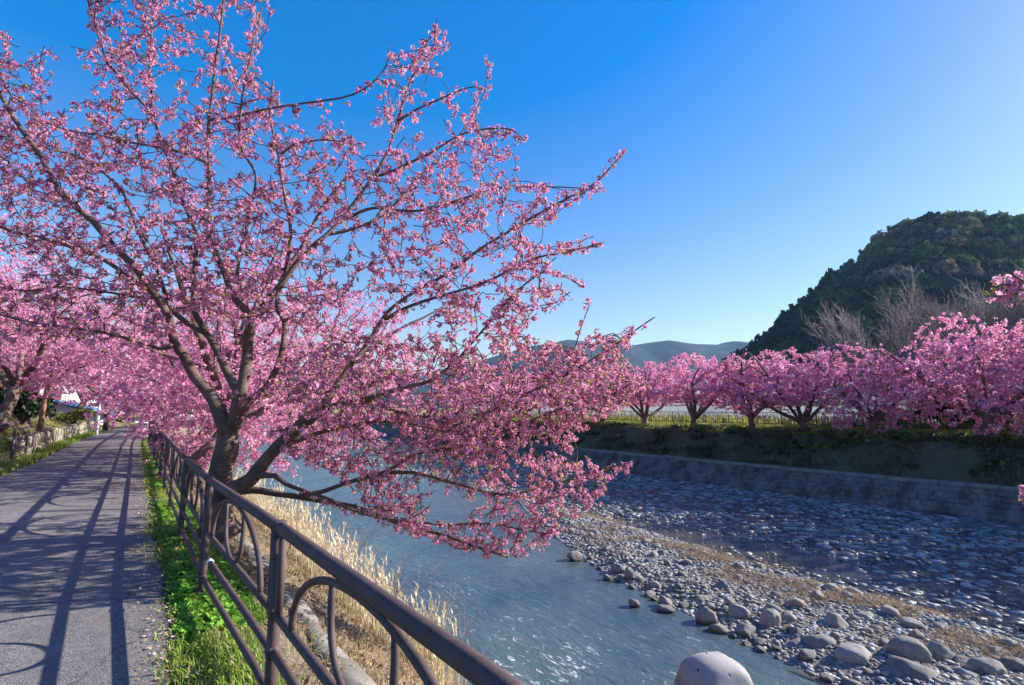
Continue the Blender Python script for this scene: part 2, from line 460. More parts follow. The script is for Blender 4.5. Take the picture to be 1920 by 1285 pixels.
def add_tube(mb, pts, rad, k=8, cap=True, c=None):
    v, q = tube(pts, rad, k, cap)
    a, t = clean_quads(q)
    base = mb.n
    mb.add(v, a, c)
    if len(t): mb.f3.append(t.astype(np.int32) + base)

def box(cx, cy, cz, sx, sy, sz, rz=0.0, bev=0.0):
    v = np.array([[x, y, z] for z in (-.5, .5) for y in (-.5, .5) for x in (-.5, .5)]) * (sx, sy, sz)
    c, s_ = cos(rz), sin(rz)
    v = np.stack([v[:, 0] * c - v[:, 1] * s_, v[:, 0] * s_ + v[:, 1] * c, v[:, 2]], -1) + (cx, cy, cz)
    f = np.array([[0, 2, 3, 1], [4, 5, 7, 6], [0, 1, 5, 4], [2, 6, 7, 3], [0, 4, 6, 2], [1, 3, 7, 5]])
    return v, f

def rand_rot(r, n):
    q = r.randn(n, 4); q /= np.linalg.norm(q, axis=1, keepdims=True)
    w, x, y, z = q.T
    return np.stack([np.stack([1 - 2 * (y * y + z * z), 2 * (x * y - z * w), 2 * (x * z + y * w)], -1),
                     np.stack([2 * (x * y + z * w), 1 - 2 * (x * x + z * z), 2 * (y * z - x * w)], -1),
                     np.stack([2 * (x * z - y * w), 2 * (y * z + x * w), 1 - 2 * (x * x + y * y)], -1)], 1)

def rot_z(a):
    c, s_ = np.cos(a), np.sin(a); z = np.zeros_like(a); o = np.ones_like(a)
    return np.stack([np.stack([c, -s_, z], -1), np.stack([s_, c, z], -1), np.stack([z, z, o], -1)], 1)

def scatter(temps, idx, pos, rot, scl, tint=None):
    """copies templates (verts, faces3, faces4, cols) into arrays"""
    V, F3, F4, K = [], [], [], []
    base = 0
    scl = np.asarray(scl, float)
    for t, (tv, t3, t4, tc) in enumerate(temps):
        sel = np.where(idx == t)[0]
        if not len(sel): continue
        s_ = scl[sel]
        s_ = s_[:, None, None] if s_.ndim == 1 else s_[:, None, :]
        v = np.einsum('nij,nvj->nvi', rot[sel], tv[None] * s_) + pos[sel][:, None, :]
        k = np.broadcast_to(tc[None], v.shape)
        if tint is not None: k = k * tint[sel][:, None, :]
        nv = len(tv)
        o = base + np.arange(len(sel))[:, None, None] * nv
        if len(t3): F3.append((t3[None] + o).reshape(-1, 3))
        if len(t4): F4.append((t4[None] + o).reshape(-1, 4))
        V.append(v.reshape(-1, 3)); K.append(k.reshape(-1, 3)); base += len(sel) * nv
    fs = []
    if F3: fs.append(np.concatenate(F3))
    if F4: fs.append(np.concatenate(F4))
    return np.concatenate(V), fs, np.concatenate(K)

def struct(name, *a, **k):
    o = obj(name, *a, **k); o['kind'] = 'structure'; return o

def copy_tree(o, parent=None):
    c = o.copy(); C.objects.link(c)
    if parent is not None: c.parent = parent
    for ch in list(o.children): copy_tree(ch, c)
    return c

# ------------------------------------------------------------ terrain
def bar_l(s):
    return np.interp(s, [-12, 2, 2.9, 4.3, 6.1, 9.2, 13.5, 16, 18.5, 200], [7.9, 8.6, 8.86, 9.1, 9.46, 10.0, 11.7, 12.9, 14.2, 14.4])
def bar_r(s):
    return np.interp(s, [-12, 2, 5.3, 9.2, 14.6, 16, 18.5, 200], [12.6, 12.9, 13.2, 13.5, 14.3, 14.3, 14.3, 14.3])
WATER = -2.5
def height(s, q):
    s = np.asarray(s, float); q = np.asarray(q, float)
    z = np.interp(q, [-5.2, -2.9, -2.5, 0.75, 1.1, 2.2, 3.95, 5.0, 25.25, 26.2, 26.6, 28.6, 30.4, 31.2, 32, 60],
                  [1.25, 0.12, 0.0, 0.0, -0.16, -0.95, -2.45, -2.85, -2.72, -2.6, -1.45, 0.12, 0.42, 0.47, 0.5, 0.55])
    left = np.clip((s - 12) / 6, 0, 1)
    z = np.where(q < -2.5, z * left, z)
    bl, br = bar_l(s), bar_r(s)
    inb = np.clip(np.minimum(q - bl + 0.25, br + 0.3 - q) / 0.9, 0, 1)
    zb = WATER - 0.02 + 0.17 * inb + 0.035 * noise2(s, q, 1.1, 3)
    z = np.where((q > bl - 0.6) & (q < br + 0.6) & (s < 19.5), np.maximum(z, zb), z)
    rif = np.clip((q - br - 0.2) / 0.6, 0, 1) * np.clip((25.3 - q) / 0.4, 0, 1)
    zr = WATER - 0.05 + 0.05 * noise2(s, q, 0.55, 5) + 0.07 * np.clip((q - 21.5) / 3, 0, 1)
    z = np.where((rif > 0), zr * rif + z * (1 - rif), z)
    rough = np.clip((q - 0.75) / 0.5, 0, 1) * np.clip((4.3 - q) / 0.6, 0, 1) + np.clip((q - 26.6) / 0.5, 0, 1) * np.clip((31.5 - q) / 1.5, 0, 1) * 1.5 + np.clip((-2.7 - q) / 0.5, 0, 1) * 1.2
    z = z + 0.06 * rough * noise2(s, q, 1.3, 9)
    return z

ss = np.unique(np.concatenate([np.linspace(-2000, -60, 9), np.linspace(-60, -4, 24), np.arange(-4, 22, 0.25), np.arange(22, 60, 0.7), np.arange(60, 130, 3.0), np.geomspace(130, 3300, 16)]))
qq = np.unique(np.round(np.concatenate([-np.geomspace(14, 2200, 12), np.arange(-14, -2.5, 0.5), [-2.5], np.arange(-2.4, 0.1, 0.4), [0.1], np.arange(0.3, 5.3, 0.2), np.arange(5.3, 8, 0.5),
                               np.arange(8, 15, 0.2), np.arange(15, 25.2, 0.4), [25.25, 26.2, 26.6], np.arange(26.9, 33, 0.35), np.arange(33, 60, 2.0), np.geomspace(60, 3000, 16)]), 3))
S, Q = np.meshgrid(ss, qq, indexing='ij')
V = W(S, Q, height(S, Q)).reshape(-1, 3)
nq = len(qq)
i, j = np.meshgrid(np.arange(len(ss) - 1), np.arange(nq - 1), indexing='ij')
F = np.stack([i * nq + j, i * nq + j + 1, (i + 1) * nq + j + 1, (i + 1) * nq + j], -1).reshape(-1, 4)[:, ::-1]
qm = (0.5 * (qq[:-1] + qq[1:]))[j].ravel()
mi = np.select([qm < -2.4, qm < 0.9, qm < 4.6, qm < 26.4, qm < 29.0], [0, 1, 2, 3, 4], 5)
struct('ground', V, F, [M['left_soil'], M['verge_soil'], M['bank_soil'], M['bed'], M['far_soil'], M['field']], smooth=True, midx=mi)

# asphalt path
def path_l(s): return np.interp(s, [-10, 14, 17, 20, 27, 60], [-3.1, -2.65, -2.42, -2.2, -2.15, -1.9])
def path_r(s): return np.interp(s, [0, 8, 14, 60], [.33, .30, .36, .36]) + 0.025 * np.sin(s * 1.3) + 0.015 * np.sin(s * 4.1 + 1)
sp = np.unique(np.concatenate([np.arange(-14, 30, 0.15), np.arange(30, 96, 1.0)]))
nc = 9
k = np.linspace(0, 1, nc)[None, :]
lw = (path_l(sp) + 0.05 * noise2(sp, sp * 0, 2.0, 4))[:, None]; rw = path_r(sp)[:, None]
Qp = lw * (1 - k) + rw * k
Sp = np.broadcast_to(sp[:, None], Qp.shape)
zp = 0.012 + 0.03 * np.sin(pi * k) + 0 * Qp
V = W(Sp, Qp, zp).reshape(-1, 3)
i, j = np.meshgrid(np.arange(len(sp) - 1), np.arange(nc - 1), indexing='ij')
F = np.stack([i * nc + j, i * nc + j + 1, (i + 1) * nc + j + 1, (i + 1) * nc + j], -1).reshape(-1, 4)[:, ::-1]
struct('path', V, F, M['asphalt'], smooth=True)

# water sheet
sp = np.unique(np.concatenate([np.arange(-60, -6, 6.0), np.arange(-6, 40, 0.6), np.arange(40, 130, 4.0), np.geomspace(130, 1500, 8)]))
qp = np.unique(np.concatenate([np.arange(3.6, 25.9, 0.45)]))
S, Q = np.meshgrid(sp, qp, indexing='ij')
sh = np.clip((Q - bar_l(S) + 0.6) / 0.9, 0, 1)
foam_glint = np.clip((9.3 - Q) / 1.5, 0, 1) * np.clip((15 - S) / 6, 0, 1)
cols = np.stack([sh, foam_glint, 0 * sh], -1).reshape(-1, 3)
nq = len(qp)
i, j = np.meshgrid(np.arange(len(sp) - 1), np.arange(nq - 1), indexing='ij')
F = np.stack([i * nq + j, i * nq + j + 1, (i + 1) * nq + j + 1, (i + 1) * nq + j], -1).reshape(-1, 4)[:, ::-1]
zw = WATER + 0.012 * noise2(S, Q, 1.6, 21) * (1 - 0.6 * sh)
struct('river', W(S, Q, zw).reshape(-1, 3), F, M['water'], smooth=True, cols=cols)

# ------------------------------------------------------------ far hill and mountains
def ridge_mesh(name, mat, Y0, Yr, Yb, pts, xs, ny, rough, base=0.3, seed=1, fan=False):
    px = np.array([p[0] for p in pts], float); py = np.array([p[1] for p in pts], float)
    hr = np.array([at(a, b_, Yr)[2] for a, b_ in pts]); xr = (px - 960) / 960.0 * Yr / cos(PITCH)
    ys = np.linspace(Y0, Yb, ny)
    X, Y = np.meshgrid(xs, ys, indexing='ij')
    H = np.interp(X / Y * Yr if fan else X, xr, hr)
    pr = np.where(Y < Yr, np.clip((Y - Y0) / (Yr - Y0), 0, 1), 1 - 0.8 * np.clip((Y - Yr) / (Yb - Yr), 0, 1) ** 1.5)
    pr = np.where(Y < Yr, np.sin(pr * pi / 2) ** (1.7 if fan else 0.9), pr)
    side = pr * (1 - pr) * 4
    Z = base + (H - base) * pr + rough * noise2(X, Y, 6.0 / (Yr), seed, 4) * (0.25 + side)
    n = ny
    i, j = np.meshgrid(np.arange(len(xs) - 1), np.arange(n - 1), indexing='ij')
    F = np.stack([i * n + j, (i + 1) * n + j, (i + 1) * n + j + 1, i * n + j + 1], -1).reshape(-1, 4)
    Z = np.where((Y <= Y0 + 1e-3), base - 2, Z)
    return X, Y, Z, F

hill_pts = [(1340, 760), (1365, 712), (1390, 686), (1420, 672), (1450, 643), (1500, 608), (1545, 566), (1600, 530), (1640, 508), (1662, 484), (1700, 459), (1730, 444), (1770, 434), (1800, 437), (1850, 434), (1900, 440), (1960, 456), (2100, 530), (2400, 640), (2800, 760)]
HX, HY, HZ, HF = ridge_mesh('hill', None, 120, 260, 430, hill_pts, np.linspace(85, 500, 120), 60, 2.0, 0.4, 11, True)
struct('hill', np.stack([HX, HY, HZ], -1).reshape(-1, 3), HF, M['hill_soil'], smooth=True)
mt_pts = [(-900, 720), (-300, 690), (0, 700), (250, 690), (480, 702), (560, 695), (700, 690), (800, 700), (900, 680), (960, 664), (1010, 652), (1060, 641), (1100, 646), (1140, 640), (1180, 652), (1240, 643), (1290, 651), (1330, 652), (1352, 645), (1400, 655), (1480, 640), (1560, 650), (1700, 640), (2000, 650), (2600, 700)]
X, Y, Z, F = ridge_mesh('mountains', None, 950, 1500, 2100, mt_pts, np.linspace(-2600, 2600, 420), 60, 26.0, 0.3, 12)
struct('mountains', np.stack([X, Y, Z], -1).reshape(-1, 3), F, M['mountain'], smooth=True)

# forest on the hill: crowns of leaf clumps
def crown_template(r, n, flat_=0.8, cols=((0.03, 0.05, 0.02), (0.07, 0.1, 0.035)), size=0.3):
    d = r.randn(n, 3); d /= np.linalg.norm(d, axis=1, keepdims=True)
    d[:, 2] = np.abs(d[:, 2]) * 1.1 - 0.25
    lob = 1 + 0.25 * np.sin(d[:, 0] * 5 + r.rand() * 6) * np.sin(d[:, 1] * 5 + r.rand() * 6)
    p = d * (0.55 + 0.45 * r.rand(n, 1) ** 0.5) * lob[:, None]
    p[:, 2] *= flat_
    rot = rand_rot(r, n)
    quad = np.array([[-1, -.7, 0], [1, -.7, .25], [.9, .8, 0], [-.8, .7, .25]]) * size
    v = np.einsum('nij,vj->nvi', rot, quad) * (0.6 + 0.8 * r.rand(n, 1, 1)) + p[:, None, :]
    t = r.rand(n, 1)
    c = np.array(cols[0]) * (1 - t) + np.array(cols[1]) * t
    f = np.arange(n * 4).reshape(n, 4)
    return v.reshape(-1, 3), np.zeros((0, 3), int), f, np.repeat(c, 4, axis=0)

r = rs(5)
fts = [crown_template(r, 150, 0.9, ((0.028, 0.05, 0.024), (0.08, 0.115, 0.042)), 0.19) for _ in range(4)]
fts += [crown_template(r, 150, 0.8, ((0.08, 0.085, 0.042), (0.16, 0.15, 0.07)), 0.19)]
fts += [crown_template(r, 130, 0.9, ((0.09, 0.072, 0.062), (0.16, 0.128, 0.11)), 0.13)]
n = 3000
ii = r.randint(0, HX.shape[0] - 1, n); jj = (r.rand(n) * HX.shape[1] * 0.62).astype(int)
pos = np.stack([HX[ii, jj], HY[ii, jj], HZ[ii, jj]], -1) + r.randn(n, 3) * (1.5, 1.5, 0.3)
sz = 3.0 + 2.8 * r.rand(n) ** 1.5
pos[:, 2] += sz * 0.35
wt = noise2(pos[:, 0], pos[:, 2] * 2, 0.03, 8)
idx = r.randint(0, 4, n); idx = np.where((wt > 0.25) & (r.rand(n) < .7), 5, idx); idx = np.where((pos[:, 2] > 62) & (r.rand(n) < .45), 4, idx)  # paler crowns high up: sunlit tops put into the leaf colour
ft = (0.55 + 1.3 * r.rand(n) ** 1.5)[:, None] * (1 + np.array([.25, .05, -.1]) * r.randn(n, 1))
v, f, c = scatter(fts, idx, pos, rot_z(r.rand(n) * 6.28), np.stack([sz, sz, sz * (0.9 + 0.5 * r.rand(n))], -1), ft)
o = obj('hill_forest', v, f, M['forest'], cols=np.clip(c, .004, 1))
tag(o, 'dark evergreen forest covering the steep hill on the right', 'forest', kind='stuff')
# the air: one even haze round everything
hz = bpy.data.meshes.new('haze'); 
_v = [(x, y, z) for z in (-4.2, 265.0) for y in (-5600, 5600) for x in (-5600, 5600)]
hz.from_pydata(_v, [], [(0, 2, 3, 1), (4, 5, 7, 6), (0, 1, 5, 4), (2, 6, 7, 3), (0, 4, 6, 2), (1, 3, 7, 5)])
m = bpy.data.materials.new('haze_air'); m.use_nodes = True; nt = m.node_tree
for n_ in list(nt.nodes):
    if n_.type != 'OUTPUT_MATERIAL': nt.nodes.remove(n_)
pv = nt.nodes.new('ShaderNodeVolumePrincipled'); pv.inputs['Color'].default_value = (0.3, 0.58, 1.0, 1); pv.inputs['Density'].default_value = 0.00013; pv.inputs['Anisotropy'].default_value = 0.2
nt.links.new(pv.outputs[0], nt.nodes['Material Output'].inputs['Volume'])
hz.materials.append(m)
ho = bpy.data.objects.new('haze', hz); C.objects.link(ho); tag(ho, 'thin blue haze in the air over the valley', 'haze', kind='stuff')
# ------------------------------------------------------------ revetment wall along the far bank
def block_pts(s0, s1, h0, h1, pr):
    """one raised block on the sloping face (h along the slope 0..1)"""
    def P(s, h, out): return W(s, 25.25 + 0.95 * h - out * 0.78, -2.62 + 1.17 * h + out * 0.62)
    e = 0.012
    a = [P(s0, h0, 0), P(s1, h0, 0), P(s1, h1, 0), P(s0, h1, 0), P(s0 + e, h0 + e, pr), P(s1 - e, h0 + e, pr), P(s1 - e, h1 - e, pr), P(s0 + e, h1 - e, pr)]
    f = [[4, 7, 6, 5], [0, 4, 5, 1], [1, 5, 6, 2], [2, 6, 7, 3], [3, 7, 4, 0]]
    return np.array(a), np.array(f)
r = rs(40)
wall = empty('river_wall', W(8, 25.8, -2.6)); tag(wall, 'sloping stone block wall in shade along the far edge of the river bed', 'wall')
mb = MB()
a = np.arange(-40, 140, 1.0)
V = np.concatenate([W(a, 25.2, -2.9), W(a, 26.2, -1.46), W(a, 26.35, -1.42), W(a, 26.7, -1.44), W(a, 26.7, -2.9)]); n = len(a)
F = []
for k in range(4):
    i = np.arange(n - 1); F.append(np.stack([k * n + i, k * n + i + 1, (k + 1) * n + i + 1, (k + 1) * n + i], -1))
mb.add(V, np.concatenate(F)); mb.build('wall_core', M['wall_block'], wall)
rows, bl = 6, 0.34
rest = MB(); nb = 0
for row in range(rows):
    h0 = row / rows + 0.004; h1 = (row + 1) / rows - 0.004
    for kx in range(int((70 + 30) / bl)):
        s0 = -30 + kx * bl + (row % 2) * bl * 0.5
        v, f = block_pts(s0 + 0.004, s0 + bl - 0.004, h0, h1, 0.006 + 0.012 * r.rand())
        v = v + r.randn(3) * 0.008 + r.randn(8, 3) * 0.006
        if 1.5 < s0 < 18.5 and nb < 290:
            obj('block', v, f, M['wall_block'], wall); nb += 1
        else: rest.add(v, f)
tag(rest.build('block', M['wall_block'], wall), kind='stuff')
mb = MB()
for k in range(150):
    s0 = -30 + k * 0.9
    v = np.array([W(s0 + 0.01, 26.18, -1.44), W(s0 + 0.88, 26.18, -1.44), W(s0 + 0.88, 26.55, -1.42), W(s0 + 0.01, 26.55, -1.42),
                  W(s0 + 0.01, 26.16, -1.3), W(s0 + 0.88, 26.16, -1.3), W(s0 + 0.88, 26.56, -1.29), W(s0 + 0.01, 26.56, -1.29)]) + r.randn(3) * 0.008
    if True:
        if 0 < s0 < 30: obj('coping_stone', v, np.array([[4, 5, 6, 7], [0, 1, 5, 4], [1, 2, 6, 5], [2, 3, 7, 6], [3, 0, 4, 7]]), M['concrete'], wall)
        else: mb.add(v, [[4, 5, 6, 7], [0, 1, 5, 4], [1, 2, 6, 5], [2, 3, 7, 6], [3, 0, 4, 7]])
tag(mb.build('coping_stone', M['concrete'], wall), kind='stuff')

# concrete kerb half hidden on the near bank
kb = empty('bank_kerb', W(5, 1.5, -0.5)); tag(kb, 'weathered grey concrete strip running down the near bank behind the railing', 'kerb')
for k in range(24):
    s0 = -0.5 + k * 1.0
    zz = [float(height(s0 + .5, q)) for q in (1.32, 1.62)]
    v = []
    for dz in (-0.12, 0.05):
        for s_, q_, z_ in ((s0 + .01, 1.32, zz[0]), (s0 + .985, 1.32, zz[0]), (s0 + .985, 1.62, zz[1] + 0.05), (s0 + .01, 1.62, zz[1] + 0.05)):
            v.append(W(s_, q_ + 0.03 * r.randn(), z_ + dz - .045 + .015 * r.randn()))
    obj('kerb_slab', np.array(v), np.array([[4, 5, 6, 7], [0, 1, 5, 4], [1, 2, 6, 5], [2, 3, 7, 6], [3, 0, 4, 7]]), M['concrete'], kb)

# ------------------------------------------------------------ brown railing
def railing(root, s_list, qf, zf, tagged=None):
    H = 1.0
    def P(s, z): return W(s, qf(s), zf(s) + z)
    for i_, s0 in enumerate(s_list):
        mb = MB()
        add_tube(mb, [P(s0, -0.3), P(s0, 0.3), P(s0, 0.97)], 0.032, 14)
        add_tube(mb, [P(s0, 0.97), P(s0, 0.992), P(s0, 1.0)], [0.04, 0.04, 0.028], 14)
        p = mb.build('post', M['steel'], root, smooth=False)
        for pl in p.data.polygons: pl.use_smooth = True
        mb = MB(); add_tube(mb, [P(s0, 0.0), P(s0, 0.035)], 0.062, 14)
        mb.build('base_collar', M['steel'], p)
        for hz in (0.53, 0.34, 0.14):
            mb = MB(); add_tube(mb, [P(s0 - 0.03, hz), P(s0 + 0.03, hz)], 0.034, 12)
            mb.build('rail_clamp', M['steel'], p)
    for s0, s1 in zip(s_list[:-1], s_list[1:]):
        L = s1 - s0
        def run(name, z, rad, ins=0.0, k=12):
            mb = MB(); q = np.linspace(s0 + ins, s1 - ins, 7)
            add_tube(mb, np.array([P(a_, z) for a_ in q]), rad, k)
            o = mb.build(name, M['steel'], root, smooth=True); return o
        run('top_rail', 0.965, 0.032)
        run('upper_rail', 0.53, 0.021, 0.03); run('middle_rail', 0.34, 0.021, 0.03); run('bottom_rail', 0.14, 0.021, 0.03)
        for sgn, e in ((1, s0), (-1, s1)):
            mb = MB(); add_tube(mb, [P(e + sgn * 0.085, 0.53), P(e + sgn * 0.085, 0.95)], 0.019, 10)
            mb.build('end_bar', M['steel'], root, smooth=True)
        t = np.linspace(0, pi, 33)
        mb = MB(); add_tube(mb, np.array([P(s0 + L * (0.5 - 0.36 * cos(a_)), 0.54 + 0.385 * sin(a_) ** 0.9) for a_ in t]), 0.017, 10)
        mb.build('arch', M['steel'], root, smooth=True)
        t = np.linspace(0, pi, 33)
        mb = MB(); add_tube(mb, np.array([P(s0 + L * (0.5 - 0.145 * cos(a_) * (1 - 0.12 * (1 - sin(a_)))), 0.905 - 0.365 * sin(a_) ** 0.7) for a_ in t]), 0.014, 10)
        mb.build('inner_loop', M['steel'], root, smooth=True)

def fence_q(s): return np.interp(s, [-6, 1.0, 3.04, 5.34, 8, 15, 60], [0.8, 0.73, 0.675, 0.585, 0.57, 0.6, 0.6])
posts = [3.04 - 2.3, 3.04, 5.34] + [5.34 + 2.35 * k for k in range(1, 17)]
posts = [0.74 - 2.3] + posts
rl = empty('railing', W(2.9, 0.61, 0)); tag(rl, 'brown tubular steel railing with arches between the path and the river bank', 'railing')
railing(rl, posts, fence_q, lambda s: 0 * np.asarray(s, float))
mb = MB(); add_tube(mb, [W(5.0, fence_q(5.0), 0.34), W(5.05, fence_q(5.05), 0.34)], 0.0255, 12); mb.build('sticker', M['sticker'], rl, smooth=True)

rl2 = empty('railing', W(21.6, -2.72, 0)); tag(rl2, 'short brown railing with one arched bay on the left side of the path', 'railing')
railing(rl2, [20.4, 22.7], lambda s: -2.72 + 0 * np.asarray(s, float), lambda s: 0.02 + 0 * np.asarray(s, float))

# palisade fence on the far bank
ff = empty('metal_fence', W(10, 32.4, 0.5)); tag(ff, 'low dark picket fence behind the blossom trees on the far bank', 'fence')
pk = MB()
fs0, fs1 = -6.0, 70.0
for s0 in np.arange(fs0, fs1 + .1, 2.0):
    mb = MB(); add_tube(mb, [W(s0, 32.4, 0.3), W(s0, 32.4, 1.36)], 0.035, 6); mb.build('fence_post', M['darkmetal'], ff)
for z_, nm in ((1.3, 'fence_rail'), (0.62, 'fence_rail')):
    mb = MB(); q_ = np.arange(fs0, fs1 + .1, 2.0); add_tube(mb, W(q_, 32.4 + 0 * q_, z_ + 0 * q_), 0.022, 6); mb.build(nm, M['darkmetal'], ff)
for s0 in np.arange(fs0, fs1, 0.16):
    add_tube(pk, [W(s0, 32.4, 0.55), W(s0, 32.4, 1.3)], 0.010, 4, cap=False)
tag(pk.build('picket', M['darkmetal'], ff), kind='stuff')

# ------------------------------------------------------------ greenhouses behind the fence
def greenhouse(s0, s1, q0, wid, ht, label):
    root = empty('greenhouse', W((s0 + s1) / 2, q0, 0.5)); tag(root, label, 'greenhouse', 'plastic greenhouses across the river')
    prof = [(-1, 0), (-1, .55), (-.85, .8), (-.5, .95), (0, 1), (.5, .95), (.85, .8), (1, .55), (1, 0)]
    nb_ = int((s1 - s0) / 1.8)
    e = np.linspace(s0, s1, nb_ + 1)
    for a_, b_ in zip(e[:-1], e[1:]):
        mb = MB()
        v = np.array([W(s_, q0 + wid * .5 * x, 0.52 + ht * z) for s_ in (a_ + .02, b_ - .02) for x, z in prof]); n = len(prof)
        mb.add(v, [[i, i + 1, n + i + 1, n + i] for i in range(n - 1)]); mb.build('film_panel', M['film'], root)
    for a_ in e:
        mb = MB(); add_tube(mb, np.array([W(a_, q0 + wid * .505 * x, 0.5 + ht * 1.01 * z) for x, z in prof]), 0.03, 5); mb.build('hoop', M['palepole'], root)
    for x, z in ((-1.01, .5), (-.86, .83), (0, 1.02)):
        mb = MB(); add_tube(mb, [W(s0, q0 + wid * .5 * x, 0.5 + ht * z), W(s1, q0 + wid * .5 * x, 0.5 + ht * z)], 0.035, 5); mb.build('rail', M['darkmetal'], root)
    for sg in (s0, s1):
        mb = MB(); v = np.array([W(sg, q0 + wid * .495 * x, 0.5 + ht * .99 * z) for x, z in prof] + [W(sg, q0, 0.5)])
        mb.add(v, [[i, i + 1, 9] for i in range(8)]); mb.build('end_sheet', M['film'], root)
greenhouse(11, 25, 40.5, 5.4, 2.6, 'long white plastic greenhouse behind the fence, nearest on the right')
greenhouse(26, 44, 41.0, 5.4, 2.6, 'long white plastic greenhouse behind the fence, in the middle')
greenhouse(45.5, 66, 41.0, 5.4, 2.6, 'long white plastic greenhouse behind the fence, farthest on the left')

# ------------------------------------------------------------ trees
def resample(P, Rr, step, r=None, wob=0.0):
    P = np.asarray(P, float); Rr = np.asarray(Rr, float)
    n = len(P)
    out, ro = [], []
    ext = np.vstack([2 * P[0] - P[1], P, 2 * P[-1] - P[-2]])
    for i in range(n - 1):
        p0, p1, p2, p3 = ext[i:i + 4]
        m = max(2, int(np.linalg.norm(p2 - p1) / step))
        t = np.linspace(0, 1, m, endpoint=False)[:, None]
        out.append(0.5 * (2 * p1 + (p2 - p0) * t + (2 * p0 - 5 * p1 + 4 * p2 - p3) * t ** 2 + (3 * p1 - p0 - 3 * p2 + p3) * t ** 3))
        ro.append(Rr[i] + (Rr[i + 1] - Rr[i]) * t[:, 0])
    out.append(P[-1:]); ro.append(Rr[-1:])
    out = np.concatenate(out); ro = np.concatenate(ro)
    if r is not None and wob > 0:
        m = len(out); a = np.arange(m) * step
        w = np.stack([np.sin(a * k_ + r.rand() * 6) for k_ in (2.1, 3.3, 2.7)], -1) + 0.5 * np.stack([np.sin(a * k_ + r.rand() * 6) for k_ in (7, 6, 8)], -1)
        env = np.clip(np.arange(m) / 4.0, 0, 1)[:, None]
        out = out + w * wob * env
    return out, ro

class Grower:
    def __init__(s, r, cap=90000):
        s.r = r; s.P = np.zeros((cap, 3)); s.D = np.zeros((cap, 3)); s.R = np.zeros(cap); s.n = 0; s.twigs = []
    def add(s, pts, rad):
        m = len(pts); d = np.gradient(pts, axis=0); d /= np.maximum(np.linalg.norm(d, axis=1, keepdims=True), 1e-9)
        s.P[s.n:s.n + m] = pts; s.D[s.n:s.n + m] = d; s.R[s.n:s.n + m] = rad; s.n += m
    def grow(s, A, up=0.12, maxlen=2.2, step=0.11, rmin=0.003, kr=0.0075, skipnear=0.1):
        r = s.r
        # distance to skeleton, near first
        d0 = np.array([np.min(np.sum((s.P[:s.n:3] - a) ** 2, 1)) for a in A])
        for a in A[np.argsort(d0)]:
            v = a - s.P[:s.n]; d2 = np.einsum('ij,ij->i', v, v)
            # prefer nodes whose direction leads towards the target
            ln = np.sqrt(d2) + 1e-6
            cs = np.einsum('ij,ij->i', v, s.D[:s.n]) / ln
            k = np.argmin(ln * (1.25 - 0.35 * cs))
            L = ln[k]
            if L < skipnear or L > maxlen: continue
            p0 = s.P[k]; d = s.D[k]; e = (a - p0) / L
            m0 = d * 0.55 + e * 0.6; m0 /= np.linalg.norm(m0)
            m1 = e + np.array([0, 0, up * 2.0]) + r.randn(3) * 0.15; m1 /= np.linalg.norm(m1)
            n = max(3, int(L / step) + 1)
            t = np.linspace(0, 1, n)[:, None]
            c = (2 * t ** 3 - 3 * t ** 2 + 1) * p0 + (t ** 3 - 2 * t ** 2 + t) * m0 * L + (-2 * t ** 3 + 3 * t ** 2) * a + (t ** 3 - t ** 2) * m1 * L
            c[1:] += r.randn(n - 1, 3) * 0.012
            r0 = min(s.R[k] * 0.75, rmin + kr * L + 0.001); rad = r0 + (rmin - r0) * t[:, 0]
            s.twigs.append((c, rad)); s.add(c[1:], rad[1:])

def join_tubes(lst, kf, parent, name, mat, stuff=True):
    mb = MB()
    for pts, rad in lst: add_tube(mb, pts, rad, kf(rad[0]), cap=False)
    o = mb.build(name, mat, parent, smooth=True)
    if stuff: o['kind'] = 'stuff'
    return o

